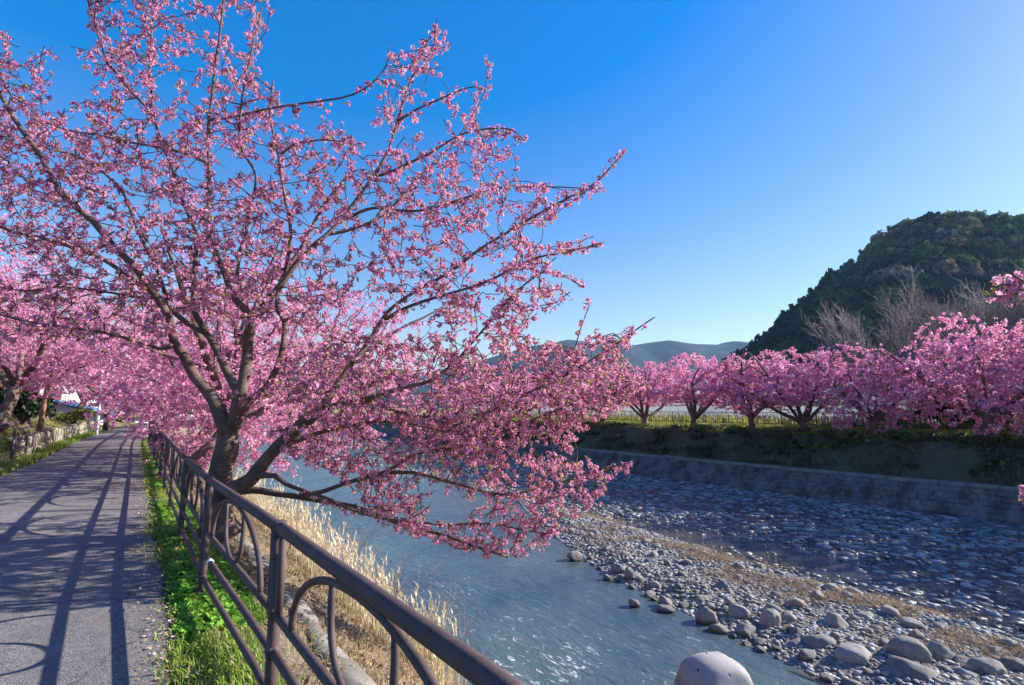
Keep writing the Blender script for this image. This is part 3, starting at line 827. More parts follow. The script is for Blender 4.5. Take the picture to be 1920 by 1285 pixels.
PINK_L, PINK_M, PINK_D = np.array((0.94, 0.62, 0.755)), np.array((0.86, 0.30, 0.53)), np.array((0.60, 0.10, 0.29))
def flower_cluster(r, nf, rad, fr, rich=True):
    V, F4, F3, K = [], [], [], []
    n = 0
    for i_ in range(nf):
        d = r.randn(3); d[2] -= 0.25; d /= np.linalg.norm(d)
        c = d * rad * (0.55 + 0.55 * r.rand())
        ax = d + r.randn(3) * 0.35; ax /= np.linalg.norm(ax)
        u = np.cross(ax, r.randn(3)); u /= np.linalg.norm(u); w = np.cross(ax, u)
        t = r.rand(); base = PINK_M * (1 - t) + (PINK_L if r.rand() < .62 else PINK_D) * t
        cup = 0.25 + 0.75 * r.rand()
        if rich:
            ph = r.rand() * 6.28
            for k_ in range(5):
                a0 = ph + k_ * 2 * pi / 5
                e = u * cos(a0) + w * sin(a0); g = -u * sin(a0) + w * cos(a0)
                tip = c + (e * 1.0 + ax * cup * 0.8) * fr
                mid = c + (e * 0.58 + ax * cup * 0.35) * fr
                V += [c, mid + g * fr * 0.52, tip, mid - g * fr * 0.52]
                K += [base * 0.55 + PINK_D * 0.35, base, base * 0.5 + PINK_L * 0.5, base]
                F4.append([n, n + 1, n + 2, n + 3]); n += 4
            # calyx
            V += [c - ax * fr * 0.55, c + u * fr * 0.2, c + (w * .17 - u * .1) * fr, c - (w * .17 + u * .1) * fr]
            K += [np.array((0.2, 0.05, 0.04))] * 4
            F3 += [[n, n + 1, n + 2], [n, n + 2, n + 3], [n, n + 3, n + 1]]; n += 4
        else:
            V += [c + u * fr, c + w * fr * .9 + ax * fr * .25 * cup, c - u * fr, c - w * fr * .9 + ax * fr * .3 * cup]
            K += [base] * 4; F4.append([n, n + 1, n + 2, n + 3]); n += 4
    # young leaves
    nl = r.randint(2, 5) if rich else (1 if r.rand() < .5 else 0)
    for i_ in range(nl):
        d = r.randn(3); d[2] = abs(d[2]) + .3; d /= np.linalg.norm(d); u = np.cross(d, r.randn(3)); u /= np.linalg.norm(u)
        l = fr * (1.2 + 1.3 * r.rand()); o_ = d * rad * 0.4
        V += [o_, o_ + d * l * .6 + u * l * .2, o_ + d * l * 1.2, o_ + d * l * .6 - u * l * .2]
        col = np.array((0.42, 0.38, 0.06)) if r.rand() < .65 else np.array((0.30, 0.12, 0.05))
        K += [col] * 4; F4.append([n, n + 1, n + 2, n + 3]); n += 4
    return np.array(V), np.array(F3, int).reshape(-1, 3), np.array(F4, int), np.array(K)

def cluster_sites(r, tw, spacing, start=0.25, off=0.035, pskip=0.25, clump=True):
    out, hang = [], []
    for pts, rad in tw:
        seg = np.linalg.norm(np.diff(pts, axis=0), axis=1); s = np.concatenate([[0], np.cumsum(seg)]); L = s[-1]
        a0 = start * L; m = int((L - a0) / spacing)
        if m < 1: m = 1
        d = a0 + (np.arange(m) + r.rand(m) * 0.8) * (L - a0) / m
        if clump:
            d = d[(np.sin(d * 7.0 + r.rand() * 6.28) > -0.55) | (r.rand(m) < 0.4)]
        d = d[r.rand(len(d)) > pskip]
        if len(d) == 0: d = np.array([L])
        p = np.stack([np.interp(d, s, pts[:, k_]) for k_ in range(3)], -1)
        o_ = r.randn(len(d), 3); o_ /= np.linalg.norm(o_, axis=1, keepdims=True)
        out.append(p + o_ * off * (0.3 + r.rand(len(d), 1)) - np.array([0, 0, 0.012]))
    return np.concatenate(out)

r = rs(101)
RICH = [flower_cluster(r, 8 + r.randint(0, 3), 0.036, 0.021) for _ in range(10)]
RICH += [flower_cluster(r, 4, 0.025, 0.021) for _ in range(3)]
FAR = [flower_cluster(r, 8, 0.07, 0.042, False) for _ in range(8)]
MIDC = [flower_cluster(r, 9, 0.055, 0.026, False) for _ in range(8)]
rich_me = [raw_mesh('blossom_cluster', t[0], [x for x in (t[1], t[2]) if len(x)], M['petal'], t[3]) for t in RICH]

def blossoms(r, root, pos, temps, name='blossoms', smin=0.75, smax=1.25, singles=0, tint=1.0):
    n = len(pos)
    idx = r.randint(0, len(temps), n); scl = smin + (smax - smin) * r.rand(n)
    tn = tint * (0.88 + 0.24 * noise2(pos[:, 0], pos[:, 2] + pos[:, 1], 0.8, 31) * .5 + 0.1 * r.rand(n))
    tn = np.clip(np.stack([tn ** 0.7, tn * 1.0, tn ** 0.9], -1), 0, 1.2)
    rot = rand_rot(r, n)
    first = np.zeros(n, bool)
    if singles:
        d = np.linalg.norm(pos - np.array([0, 0, EYE]), axis=1)
        vis = (np.abs(pos[:, 0] / pos[:, 1]) < 0.98) & (pos[:, 1] > 0.5)
        o_ = np.argsort(np.where(vis, d, 1e9))[:singles]; first[o_] = True
        off = wloc(root)
        for k_ in o_:
            if idx[k_] >= 10: idx[k_] -= 6
            b_ = bpy.data.objects.new('blossom_cluster', rich_me[idx[k_]]); C.objects.link(b_); b_.parent = root
            m4 = Matrix.LocRotScale(Vector(pos[k_] - off), Matrix(rot[k_].tolist()).to_quaternion(), Vector((scl[k_],) * 3)); b_.matrix_local = m4
    kp = ~first
    v, f, c = scatter(temps, idx[kp], pos[kp], rot[kp], scl[kp], tn[kp])
    o_ = obj(name, v, f, M['petal'], root, cols=np.clip(c, 0, 1)); o_['kind'] = 'stuff'
    return o_

def limb_obj(root, name, pts, rad, k=10, rough=0.06, r=None):
    v, q = tube(pts, rad, k, True)
    if r is not None:
        nv = len(v) - 2
        cen = np.repeat(np.asarray(pts), k, axis=0)
        rr_ = np.repeat(np.asarray(rad), k)
        dv = v[:nv] - cen
        nz = 1 + rough * 2.0 * noise2(v[:nv, 0] * 6 + v[:nv, 1] * 4, v[:nv, 2] * 3.0 + v[:nv, 0] * 2, 1.0, 51)
        v[:nv] = cen + dv * nz[:, None]
    a_, t_ = clean_quads(q)
    return obj(name, v, [a_, t_], M['bark'], root, smooth=True)

# ---- the big cherry tree in front
LIMBS = [
 # name, depth0, depth1, r0, r1, pixels
 ('limb', 6.7, 5.9, .115, .022, [(428, 812), (402, 750), (367, 707), (344, 668), (324, 641), (317, 603), (296, 562), (262, 515), (225, 470), (180, 420), (120, 368), (80, 304), (43, 247), (0, 177), (-50, 90)]),
 ('limb', 6.7, 7.6, .10, .018, [(436, 800), (447, 742), (426, 696), (402, 649), (387, 626), (356, 610), (317, 579), (293, 556), (240, 515), (170, 478), (90, 450), (0, 425), (-90, 380)]),
 ('limb', 7.0, 6.5, .055, .010, [(387, 622), (363, 583), (362, 548), (367, 478), (366, 440), (351, 401), (321, 314), (301, 264), (288, 217), (234, 157), (197, 110), (181, 60), (164, 0), (150, -60)]),
 ('limb', 6.6, 6.7, .022, .007, [(286, 214), (281, 117), (287, 50), (292, 0), (296, -60)]),
 ('limb', 6.7, 6.4, .11, .06, [(438, 800), (449, 750), (457, 719), (464, 672), (468, 633), (477, 598)]),
 ('limb', 6.4, 6.0, .058, .010, [(476, 600), (441, 556), (422, 513), (402, 470), (391, 435), (389, 380), (390, 301), (393, 227), (400, 174), (411, 67), (418, 0), (424, -70)]),
 ('limb', 6.4, 7.0, .065, .012, [(477, 598), (511, 552), (535, 524), (558, 493), (589, 462), (625, 430), (668, 375), (715, 305), (745, 230), (762, 170), (790, 110), (818, 48)]),
 ('limb', 6.6, 6.1, .03, .008, [(533, 525), (546, 439), (535, 368), (522, 294), (512, 254), (505, 205), (512, 150)]),
 ('limb', 6.1, 5.7, .02, .006, [(522, 294), (552, 272), (600, 262), (650, 268)]),
 ('limb', 6.1, 5.6, .022, .006, [(394, 225), (440, 218), (468, 214), (535, 201), (640, 182), (690, 158), (722, 122), (728, 85)]),
 ('limb', 6.1, 6.6, .024, .006, [(388, 306), (335, 284), (251, 268), (167, 251), (100, 237), (60, 215)]),
 ('limb', 6.6, 7.6, .075, .02, [(448, 775), (470, 750), (496, 731), (515, 700), (531, 649), (535, 602), (519, 571), (530, 520), (570, 455), (610, 380), (660, 320)]),
 ('limb', 6.7, 6.2, .125, .075, [(424, 925), (446, 912), (472, 898), (496, 867), (523, 838), (573, 793), (604, 766)]),
 ('limb', 6.2, 6.9, .066, .012, [(604, 766), (628, 727), (659, 680), (672, 664), (700, 625), (739, 573), (829, 521), (926, 450), (1036, 386), (1113, 347), (1175, 283)]),
 ('limb', 6.7, 6.2, .032, .008, [(715, 605), (758, 579), (840, 550), (913, 528), (991, 489), (1060, 474), (1133, 455)]),
 ('limb', 6.2, 6.3, .05, .008, [(604, 766), (667, 754), (745, 731), (803, 715), (850, 678), (894, 631), (971, 547), (1030, 510), (1095, 540)]),
 ('limb', 6.3, 6.3, .035, .008, [(655, 757), (700, 752), (745, 773), (840, 786), (920, 770), (990, 735), (1062, 702), (1150, 650), (1228, 596)]),
 ('limb', 6.75, 6.7, .088, .016, [(418, 945), (434, 928), (470, 920), (520, 926), (554, 931), (605, 939), (660, 948), (760, 985), (850, 1012), (950, 1045)]),
 ('limb', 6.5, 6.6, .05, .010, [(480, 892), (515, 893), (537, 910), (605, 931), (660, 955), (740, 975), (830, 985), (930, 985), (1030, 1000)]),
 ('limb', 6.6, 6.5, .045, .010, [(562, 930), (610, 920), (669, 901), (724, 886), (792, 850), (872, 835), (978, 795), (1060, 765), (1150, 740), (1205, 722)]),
 ('limb', 6.55, 6.6, .03, .008, [(724, 886), (790, 890), (850, 905), (940, 925), (1020, 915), (1100, 890), (1185, 865)]),
 ('limb', 6.4, 7.6, .05, .01, [(523, 838), (590, 815), (650, 800), (720, 790), (800, 800), (880, 820), (960, 850)]),
 ('limb', 6.3, 5.2, .04, .008, [(322, 648), (300, 655), (258, 641), (200, 626), (120, 615), (40, 600), (-40, 575)]),
 ('limb', 7.2, 6.8, .035, .008, [(290, 558), (254, 557), (200, 548), (120, 540), (40, 545), (-40, 530)]),
 ('limb', 7.0, 6.0, .032, .007, [(317, 579), (290, 500), (255, 420), (225, 350), (160, 300), (90, 280), (20, 260)]),
 ('limb', 6.2, 5.3, .028, .007, [(441, 556), (450, 480), (470, 400), (480, 330), (450, 270), (455, 180), (470, 100), (490, 15)]),
 ('limb', 6.9, 7.8, .03, .007, [(612, 440), (660, 430), (720, 400), (790, 330), (850, 270), (905, 180), (914, 110)]),
 ('limb', 6.6, 6.0, .026, .006, [(690, 335), (740, 320), (800, 290), (870, 250), (950, 240), (985, 265)]),
 ('limb', 6.8, 6.2, .028, .006, [(640, 415), (700, 390), (790, 395), (880, 370), (960, 350), (1030, 350), (1130, 352)]),
 ('limb', 6.3, 6.0, .02, .005, [(745, 228), (790, 200), (840, 180), (890, 165), (915, 175)]),
 ('limb', 6.3, 6.2, .014, .005, [(1062, 702), (1075, 660), (1090, 610), (1106, 566)]),
]
r = rs(7)
base = at(412, 972, 6.85)
tree = empty('cherry_tree', base)
tag(tree, 'large pink cherry tree in bloom leaning over the railing and river in the foreground', 'tree')
TR = [(418, 1010), (410, 985), (407, 955), (409, 925), (416, 885), (425, 840), (433, 790)]
tp = np.array([at(a_, b_, 6.85 - 0.02 * i_) for i_, (a_, b_) in enumerate(TR)])
tp, tr_ = resample(tp, [.29, .225, .18, .16, .148, .142, .11], 0.07, r, 0.0)
limb_obj(tree, 'trunk', tp, tr_, 22, 0.07, r)
G = Grower(r)
thin = []
for nm, d0, d1, r0, r1, px in LIMBS:
    k_ = np.linspace(0, 1, len(px))
    wig = 0.25 * np.sin(k_ * 5 + r.rand() * 6) * k_ * (1 - k_) * 2
    P_ = np.array([at(a_, b_, d0 + (d1 - d0) * t_ + w_) for (a_, b_), t_, w_ in zip(px, k_, wig)])
    r0 *= 0.88
    P_, R_ = resample(P_, r0 + (r1 - r0) * k_ ** (0.75 if r0 < .03 else 0.45), 0.09, r, 0.010)
    limb_obj(tree, nm, P_, R_, 10, 0.05, r)
    G.add(P_[2:], R_[2:])
    m_ = R_ < 0.036
    if m_.sum() > 4: thin.append((P_[m_], R_[m_]))

def inside(poly, x, y):
    poly = np.asarray(poly, float); res = np.zeros(len(x), bool); j_ = len(poly) - 1
    for i_ in range(len(poly)):
        xi, yi = poly[i_]; xj, yj = poly[j_]
        res ^= ((yi > y) != (yj > y)) & (x < (xj - xi) * (y - yi) / (yj - yi + 1e-12) + xi); j_ = i_
    return res
CROWN = [(-160, 60), (0, 55), (40, 70), (30, 150), (95, 60), (150, 75), (180, 110), (150, -70), (500, -70), (505, 30), (485, 130), (540, 190), (610, 205), (680, 250), (715, 150), (750, 80), (820, 40), (850, 75), (835, 140), (905, 170), (895, 215), (975, 245), (985, 280), (925, 310), (990, 340), (1060, 350), (1130, 335), (1120, 365), (1060, 395), (970, 450), (1120, 440), (1120, 465), (1060, 490), (985, 515), (1095, 535), (1040, 585), (985, 630), (1060, 650), (1200, 605), (1160, 660), (1215, 715), (1140, 780), (1060, 815), (1120, 850), (1195, 860), (1130, 930), (1040, 1020), (950, 1050), (850, 1025), (745, 995), (680, 955), (640, 900), (560, 860), (500, 830), (455, 770), (400, 690), (320, 655), (200, 640), (100, 640), (0, 625), (-160, 600)]
def crown_targets(n, wfun):
    out = []
    while len(out) < n:
        x = r.rand(n) * 1400 - 170; y = r.rand(n) * 1130 - 75
        k_ = inside(CROWN, x, y); x, y = x[k_], y[k_]
        k_ = r.rand(len(x)) < wfun(x, y); x, y = x[k_], y[k_]
        rho = np.sqrt(((x - 520) / 760) ** 2 + ((y - 520) / 580) ** 2)
        hd = 1.9 * np.sqrt(np.clip(1 - rho ** 2, 0.04, 1))
        cy = 6.5 + np.where(x > 560, -0.3 * np.clip((x - 560) / 600, 0, 1), 0) + np.where(y > 700, 0.45 * np.clip((y - 700) / 200, 0, 1), 0)
        dep = cy + hd * (r.rand(len(x)) * 2 - 0.85)
        for a_, b_, c_ in zip(x, y, dep): out.append(at(a_, b_, c_))
    return np.array(out[:n])
def wf(x, y):
    w = np.interp(y, [-80, 120, 330, 560, 700, 950, 1060], [0.26, 0.42, 0.85, 0.95, 1, 1, 0.9])
    w = w * np.where((np.abs(x - 420) < 90) & (y > 600), 0.15, 1)
    w = w * np.where((x < 320) & (y > 560), 0.55, 1) * np.where((x > 560) & (y > 560), np.where((x > 900) & (y > 700), 1.6, 1.0), np.where(x < 300, .85, .7))
    return w * 0.62 * np.clip(0.62 + 0.95 * noise2(x / 100, y / 100, 0.9, 61), 0.04, 1)
def wf2(x, y):
    return np.where((x > 540) & (y > 540), np.where((x > 840) & (y > 700), .9, .42), 0) * np.clip(0.75 + 0.8 * noise2(x / 100, y / 100, 0.9, 61), 0.04, 1)
def wf3(x, y):
    return np.where((x < 520) & (y < 600), .5, 0) * np.clip(0.6 + 0.9 * noise2(x / 100, y / 100, 0.9, 64), 0.04, 1)
G.grow(np.concatenate([crown_targets(4700, wf), crown_targets(1500, wf2), crown_targets(900, wf3)]), rmin=0.0056, kr=0.015)
join_tubes(G.twigs, lambda q_: 5 if q_ > 0.008 else 4, tree, 'twigs', M['twig'])
print('main twigs', len(G.twigs), G.n, time.time() - T0)
sites = cluster_sites(r, G.twigs, 0.078, 0.10, 0.052, 0.10)
sites2 = cluster_sites(r, thin, 0.055, 0.1, 0.06, 0.25)
sites = np.concatenate([sites, sites2])
print('clusters', len(sites), file=__import__('sys').stderr)
blossoms(r, tree, sites, RICH, 'blossoms', 0.72, 1.2, singles=280)

# ---- generic blossom trees
def cherry_template(seed, h, rad, fork, nlimb, nt, temps, spacing, label, cat='tree', lean=(0, 0), low=0.22, tint=1.0, smin=.8, smax=1.3, group=None, mat='bark', limb_r=0.085, bare=False):
    r = rs(seed)
    root = empty('cherry_tree', (0, 0, 0)); tag(root, label, cat, group)
    G = Grower(r)
    t0 = np.array([[0, 0, -0.4], [0.02, 0.0, 0], [lean[0] * .3 + .05, lean[1] * .3, fork * .55], [lean[0] * .6, lean[1] * .6 + .04, fork]])
    tp, tr_ = resample(t0, [limb_r * 2.5, limb_r * 2.1, limb_r * 1.7, limb_r * 1.6], 0.1, r, 0.015)
    limb_obj(root, 'trunk', tp, tr_, 12, 0.08, r); G.add(tp[4:], tr_[4:])
    thin = []
    ph = r.rand() * 6.28
    for k_ in range(nlimb):
        a = ph + k_ * 2 * pi / nlimb + r.randn() * 0.25
        el = 0.35 + 0.75 * r.rand()
        rr_ = rad * (0.7 + 0.25 * r.rand()); zt = h * (0.5 + 0.42 * el)
        if k_ == 0: rr_ *= 0.3; zt = h * 0.95
        tip = np.array([cos(a) * rr_ + lean[0] * 1.5, sin(a) * rr_ + lean[1] * 1.5, zt])
        p0 = tp[-1 - r.randint(0, 3)]
        mid = p0 + (tip - p0) * 0.4 + np.array([r.randn() * .15, r.randn() * .15, -0.12 * h * (0.9 - el)])
        mid2 = p0 + (tip - p0) * 0.72 + r.randn(3) * 0.15
        P_, R_ = resample([p0, mid, mid2, tip], np.array([1.0, .72, .45, .14]) * limb_r * (0.8 + .4 * r.rand()), 0.15, r, 0.02)
        limb_obj(root, 'limb', P_, R_, 8, 0.06, r); G.add(P_[1:], R_[1:])
        for s_ in range(2):
            i_ = int(len(P_) * (0.3 + 0.3 * s_ + .1 * r.rand())); p1 = P_[i_]; d_ = G.D[G.n - len(P_) + i_]
            sd = np.cross(d_, [0, 0, 1]) * (1 if (s_ + k_) % 2 else -1) * (0.5 + .3 * r.rand()) + d_ * 0.8 + np.array([0, 0, .3 * r.randn() + .2])
            tip2 = p1 + sd / np.linalg.norm(sd) * rad * (0.35 + .25 * r.rand()); tip2[2] = min(tip2[2], h * 0.95)
            Q_, RQ = resample([p1, (p1 + tip2) / 2 + r.randn(3) * .08, tip2], np.array([.55, .3, .1]) * limb_r, 0.15, r, 0.015)
            limb_obj(root, 'branch', Q_, RQ, 6, 0.05, None); G.add(Q_[1:], RQ[1:]); thin.append((Q_, RQ))
    # targets in a dome with an uneven surface
    d = r.randn(nt * 3, 3); d /= np.linalg.norm(d, axis=1, keepdims=True)
    d[:, 2] = np.where(d[:, 2] < 0, d[:, 2] * low, d[:, 2])
    rr_ = (0.25 + 0.75 * r.rand(len(d)) ** 0.45)
    cz = h * (0.46 if low > .6 else 0.5)
    lob = 0.86 + 0.2 * noise2(d[:, 0] * 3 + seed, d[:, 1] * 3 + d[:, 2] * 2, 1.0, seed % 50)
    A = d * rr_[:, None] * lob[:, None] * np.array([rad, rad, h * 0.56]) + np.array([lean[0] * 1.2, lean[1] * 1.2, cz])
    A = A[noise2(A[:, 0] + seed, A[:, 1] + A[:, 2] * 1.3, 0.7, 63) > -0.42][:nt]
    G.grow(A, up=0.1, maxlen=2.6, step=0.16, rmin=0.005, kr=0.008)
    join_tubes(G.twigs, lambda q_: 4 if q_ > 0.01 else 3, root, 'twigs', M['twig' if not bare else 'bare_twig'])
    if not bare:
        st_ = cluster_sites(r, G.twigs + thin, spacing, 0.1, 0.07, 0.15, clump=False)
        blossoms(r, root, st_, temps, 'blossoms', smin, smax, 0, tint * (1.08 if temps is FAR else 1.0))
        print('template', seed, len(G.twigs), len(st_), time.time() - T0)
    return root

def place(src, first, loc, rz, sc, label):
    o = src if first else copy_tree(src)
    o.location = [float(c_) for c_ in loc]; o.rotation_euler = (0, 0, rz); o.scale = (sc,) * 3 if np.isscalar(sc) else sc
    o['label'] = label
    return o

# near bank, beyond the big tree
nearA = cherry_template(201, 6.2, 4.3, 1.5, 6, 1900, MIDC, 0.075, '', lean=(0.9, 0.5), limb_r=0.11, low=.5)
nearB = cherry_template(202, 5.6, 4.0, 1.1, 6, 1500, MIDC, 0.08, '', lean=(-0.2, 0.3), limb_r=0.1, low=.5)
nearC = cherry_template(203, 5.8, 4.7, 1.2, 7, 2100, MIDC, 0.075, '', lean=(1.3, 0.9), limb_r=.1, low=.95)
spots = [('C', 14.4, 0.95, 0.05, 1.0, 'pink cherry tree with pale forked trunk by the railing, just behind the big tree'),
         ('C', 20.5, 1.2, -0.25, 0.95, 'pink cherry tree by the railing, second behind the big foreground tree'),
         ('A', 26.5, 1.1, 3.9, 0.95, 'pink cherry tree by the railing, third behind the big foreground tree'),
         ('B', 33.0, 1.1, 5.0, 1.05, 'pink cherry tree by the railing, fourth behind the big foreground tree'),
         ('A', 41.0, 1.1, 1.2, 1.0, 'pink cherry tree by the railing, fifth behind the big foreground tree'),
         ('B', 50.0, 1.1, 0.2, 1.05, 'pink cherry tree at the far end of the railing, sixth behind the big foreground tree')]
used = {}
for k_, s_, q_, rz, sc, lab in spots:
    src = {'A': nearA, 'B': nearB, 'C': nearC}[k_]
    o = place(src, k_ not in used, W(s_, q_, float(height(s_, q_))), rz, sc, lab); used[k_] = 1
    o['group'] = 'cherry trees along the near bank'
# left of the path
left = [('B', 20.0, -5.6, 4.0, 1.05, 'pink cherry tree left of the path, nearest, its crown cut by the left edge'),
        ('A', 27.8, -4.3, 1.0, 1.12, 'pink cherry tree with a thick pale trunk left of the path, behind the short railing'),
        ('B', 33.5, -4.3, 2.0, 1.1, 'pink cherry tree left of the path beside the dark green bush'),
        ('A', 41.0, -4.6, 3.2, 1.1, 'pink cherry tree left of the path by the rusty pole'),
        ('B', 50.0, -4.4, 5.2, 1.1, 'pink cherry tree left of the path near the pale pole'),
        ('A', 60.0, -4.0, 0.3, 1.1, 'pink cherry tree farthest down the left side of the path')]
for k_, s_, q_, rz, sc, lab in left:
    src = {'A': nearA, 'B': nearB}[k_]
    o = copy_tree(src); place(o, True, W(s_, q_, float(height(s_, q_)) - 0.02), rz, sc, lab); o['group'] = 'cherry trees left of the path'
# far bank
farT = [cherry_template(211, 5.3, 4.0, .85, 7, 1400, FAR, 0.085, '', lean=(0.1, 0.1), low=.62, limb_r=.1),
        cherry_template(212, 4.9, 3.7, .6, 6, 1250, FAR, 0.085, '', lean=(-0.2, 0.1), low=.45, limb_r=.1),
        cherry_template(213, 5.8, 4.4, 1.0, 7, 1600, FAR, 0.085, '', lean=(0.2, -0.2), low=.95, limb_r=.11)]
frow = [(0, -2.5, 30.6, 0.5, 1.15, 'pink cherry tree on the far bank cut off by the right edge'),
        (2, 2.0, 30.6, 0.3, 1.03, 'pink cherry tree on the far bank at the right edge of the picture'),
        (2, 6.0, 30.2, 1.4, .97, 'large pink cherry tree on the far bank right of the dark shrubs'),
        (2, 10.2, 30.0, 2.5, .8, 'wide pink cherry tree with low branches on the far bank, left of the dark shrubs'),
        (1, 13.8, 30.4, 0.6, (1.159, 1.159, 0.95), 'pink cherry tree on the far bank below the left edge of the bare trees'),
        (0, 16.9, 30.6, 3.3, (1.098, 1.098, 0.9), 'slim pink cherry tree on the far bank in front of the white greenhouses'),
        (1, 20.9, 30.5, 2.1, (1.22, 1.22, 1), 'rounded deep pink cherry tree with one clear dark trunk on the far bank'),
        (1, 25.2, 30.6, 4.4, (1.159, 1.159, 0.95), 'pink cherry tree on the far bank next to the foreground tree branches'),
        (0, 29.5, 30.6, 5.3, (1.159, 1.159, 0.95), 'pink cherry tree on the far bank behind the tips of the foreground branches'),
        (1, 34.5, 30.6, 4.0, 1.0, 'pink cherry tree farther along the far bank, seen through the foreground branches'),
        (0, 40.0, 30.6, 1.0, 0.95, 'distant pink cherry tree of the far bank, mostly behind the foreground tree'),
        (0, 47.0, 30.6, 2.0, 1.0, 'distant pink cherry tree of the far bank, second beyond the foreground tree'),
        (1, 55.0, 30.6, 3.0, 1.0, 'distant pink cherry tree at the farthest end of the far bank')]
used = set()
for k_, s_, q_, rz, sc, lab in frow:
    o = place(farT[k_], k_ not in used, W(s_, q_, float(height(s_, q_)) - 0.03), rz, sc, lab); used.add(k_); o['group'] = 'cherry trees along the far bank'
for s_, q_, rz, sc, k_, lab in ((2.0, 39.5, 2.0, 1.0, 1, 'pale pink cherry tree in the field behind the fence at far right'), (7.5, 38.5, 0.3, 0.9, 0, 'pale pink cherry tree in the field behind the dark shrubs')):
    o = copy_tree(farT[k_]); place(o, True, W(s_, q_, 0.5), rz, sc, lab); o['group'] = 'cherry trees in the field'

# bare trees behind the far row
def bare_tree(seed, h, rad):
    r = rs(seed)
    root = empty('bare_tree', (0, 0, 0))
    G = Grower(r)
    tp, tr_ = resample([[0, 0, -.3], [0, 0, 0], [.05, 0, h * .14], [0, .05, h * .25]], [.24, .2, .17, .15], 0.15, r, .01)
    o = limb_obj(root, 'trunk', tp, tr_, 10, .06, r); o.data.materials[0] = M['bare_twig']; G.add(tp[3:], tr_[3:])
    nl = 15
    for k_ in range(nl):
        a = k_ * 2 * pi / nl + r.randn() * .2; rr_ = rad * (.35 + .6 * r.rand())
        tip = np.array([cos(a) * rr_, sin(a) * rr_, h * (.72 + .25 * r.rand())])
        p0 = tp[-1 - r.randint(0, 4)]
        P_, R_ = resample([p0, p0 + (tip - p0) * .45 + r.randn(3) * .15, tip], [.085, .055, .02], .18, r, .015)
        o = limb_obj(root, 'limb', P_, R_, 6, .05, None); o.data.materials[0] = M['bare_twig']; G.add(P_[1:], R_[1:])
    tw = []
    cen = np.array([0, 0, h * .3])
    for k_ in r.randint(0, G.n, 950):
        p0 = G.P[k_]
        if p0[2] < h * .3: continue
        d_ = (p0 - cen); d_[2] *= .5; d_ = d_ / (np.linalg.norm(d_) + .1) * .7 + np.array([0, 0, .5]) + r.randn(3) * .42
        d_ /= np.linalg.norm(d_); L = h * (.08 + .1 * r.rand())
        t_ = np.linspace(0, 1, 4)[:, None]
        pts = p0 + d_ * L * t_ + np.array([0, 0, .12]) * L * t_ ** 2 + r.randn(3) * .03 * L * t_ * (1 - t_)
        G.twigs.append((pts, np.array([.018, .015, .011, .007]))); 
        for m_ in range(3):
            b0 = pts[1 + m_ % 2] + (pts[2] - pts[1]) * r.rand(); e_ = d_ + r.randn(3) * .5; e_ /= np.linalg.norm(e_)
            G.twigs.append((np.array([b0, b0 + e_ * L * .3, b0 + e_ * L * .6 + np.array([0, 0, .04])]), np.array([.011, .009, .006])))
    join_tubes(G.twigs, lambda q_: 3, root, 'twigs', M['bare_twig'])
    return root
bt = bare_tree(301, 7.6, 4.6)
for i_, (s_, q_, rz, sc, lab) in enumerate([(11.5, 37.0, 0.2, 1.0, 'leafless pale grey tree behind the blossom row, leftmost of the bare trees'),
                                           (7.5, 41.0, 1.7, 1.04, 'leafless pale grey tree behind the blossom row, second bare tree from the left'),
                                           (4.0, 41.0, 3.0, 1.0, 'leafless pale grey tree behind the blossom row, third bare tree from the left'),
                                           (0.5, 38.5, 4.4, .92, 'leafless pale grey tree behind the blossom row, rightmost of the bare trees'),
                                           (9.3, 43.5, 5.2, 1.08, 'leafless pale grey tree set back between the first and second bare trees from the left'),
                                           (5.6, 44.5, 2.4, 1.1, 'leafless pale grey tree set back between the second and third bare trees from the left'),
                                           (2.4, 43.0, .9, 1.06, 'leafless pale grey tree set back between the two rightmost bare trees')]):
    tag(place(bt, i_ == 0, W(s_, q_, .5), rz, sc, lab), cat='tree', group='bare trees behind the blossom row')

# branch of a neighbouring cherry reaching in from the right
r = rs(404)
nb_ = empty('cherry_tree', (3.1, -1.3, -0.4)); tag(nb_, 'blossoming branch of a cherry tree reaching in at the upper right edge', 'tree')
tp, tr_ = resample([(3.1, -1.3, -1.0), (3.1, -1.3, -0.3), (3.2, -1.1, 0.9), (3.35, -0.7, 1.9)], [.26, .22, .18, .15], .1, r, .01)
limb_obj(nb_, 'trunk', tp, tr_, 14, .07, r)
Gn = Grower(r)
for pts, rad in (([(3.35, -.7, 1.9), (3.75, .6, 2.35), (3.95, 1.9, 2.5), at(1990, 560, 3.6), at(1905, 535, 3.5), at(1845, 538, 3.45)], [.1, .06, .035, .018, .010, .005]),
                 ([at(2010, 575, 3.6), at(1950, 545, 3.4), at(1895, 512, 3.3)], [.016, .01, .005]),
                 ([(3.95, 1.9, 2.5), (4.2, 3.0, 2.2), at(1985, 850, 3.9), at(1925, 925, 3.8)], [.03, .02, .01, .005])):
    P_, R_ = resample(pts, rad, .08, r, .006); limb_obj(nb_, 'limb', P_, R_, 8, .05, None); Gn.add(P_, R_)
A = np.array([at(1845 + 170 * r.rand(), y_, 3.3 + .5 * r.rand()) for y_ in 505 + 62 * r.rand(60)])
A = np.array([a_ for a_ in A if True])
Gn.grow(A, up=.05, maxlen=1.0, step=.08)
join_tubes(Gn.twigs, lambda q_: 4, nb_, 'twigs', M['twig'])
st_ = cluster_sites(r, Gn.twigs, .035, .1, .04, .05, clump=False)
st_ = np.concatenate([st_, np.array([at(1921 + 12 * r.rand(), 915 + 25 * r.rand(), 3.8) for _ in range(6)])])
blossoms(r, nb_, st_, RICH, 'blossoms', .75, 1.15)
print('trees', time.time() - T0)
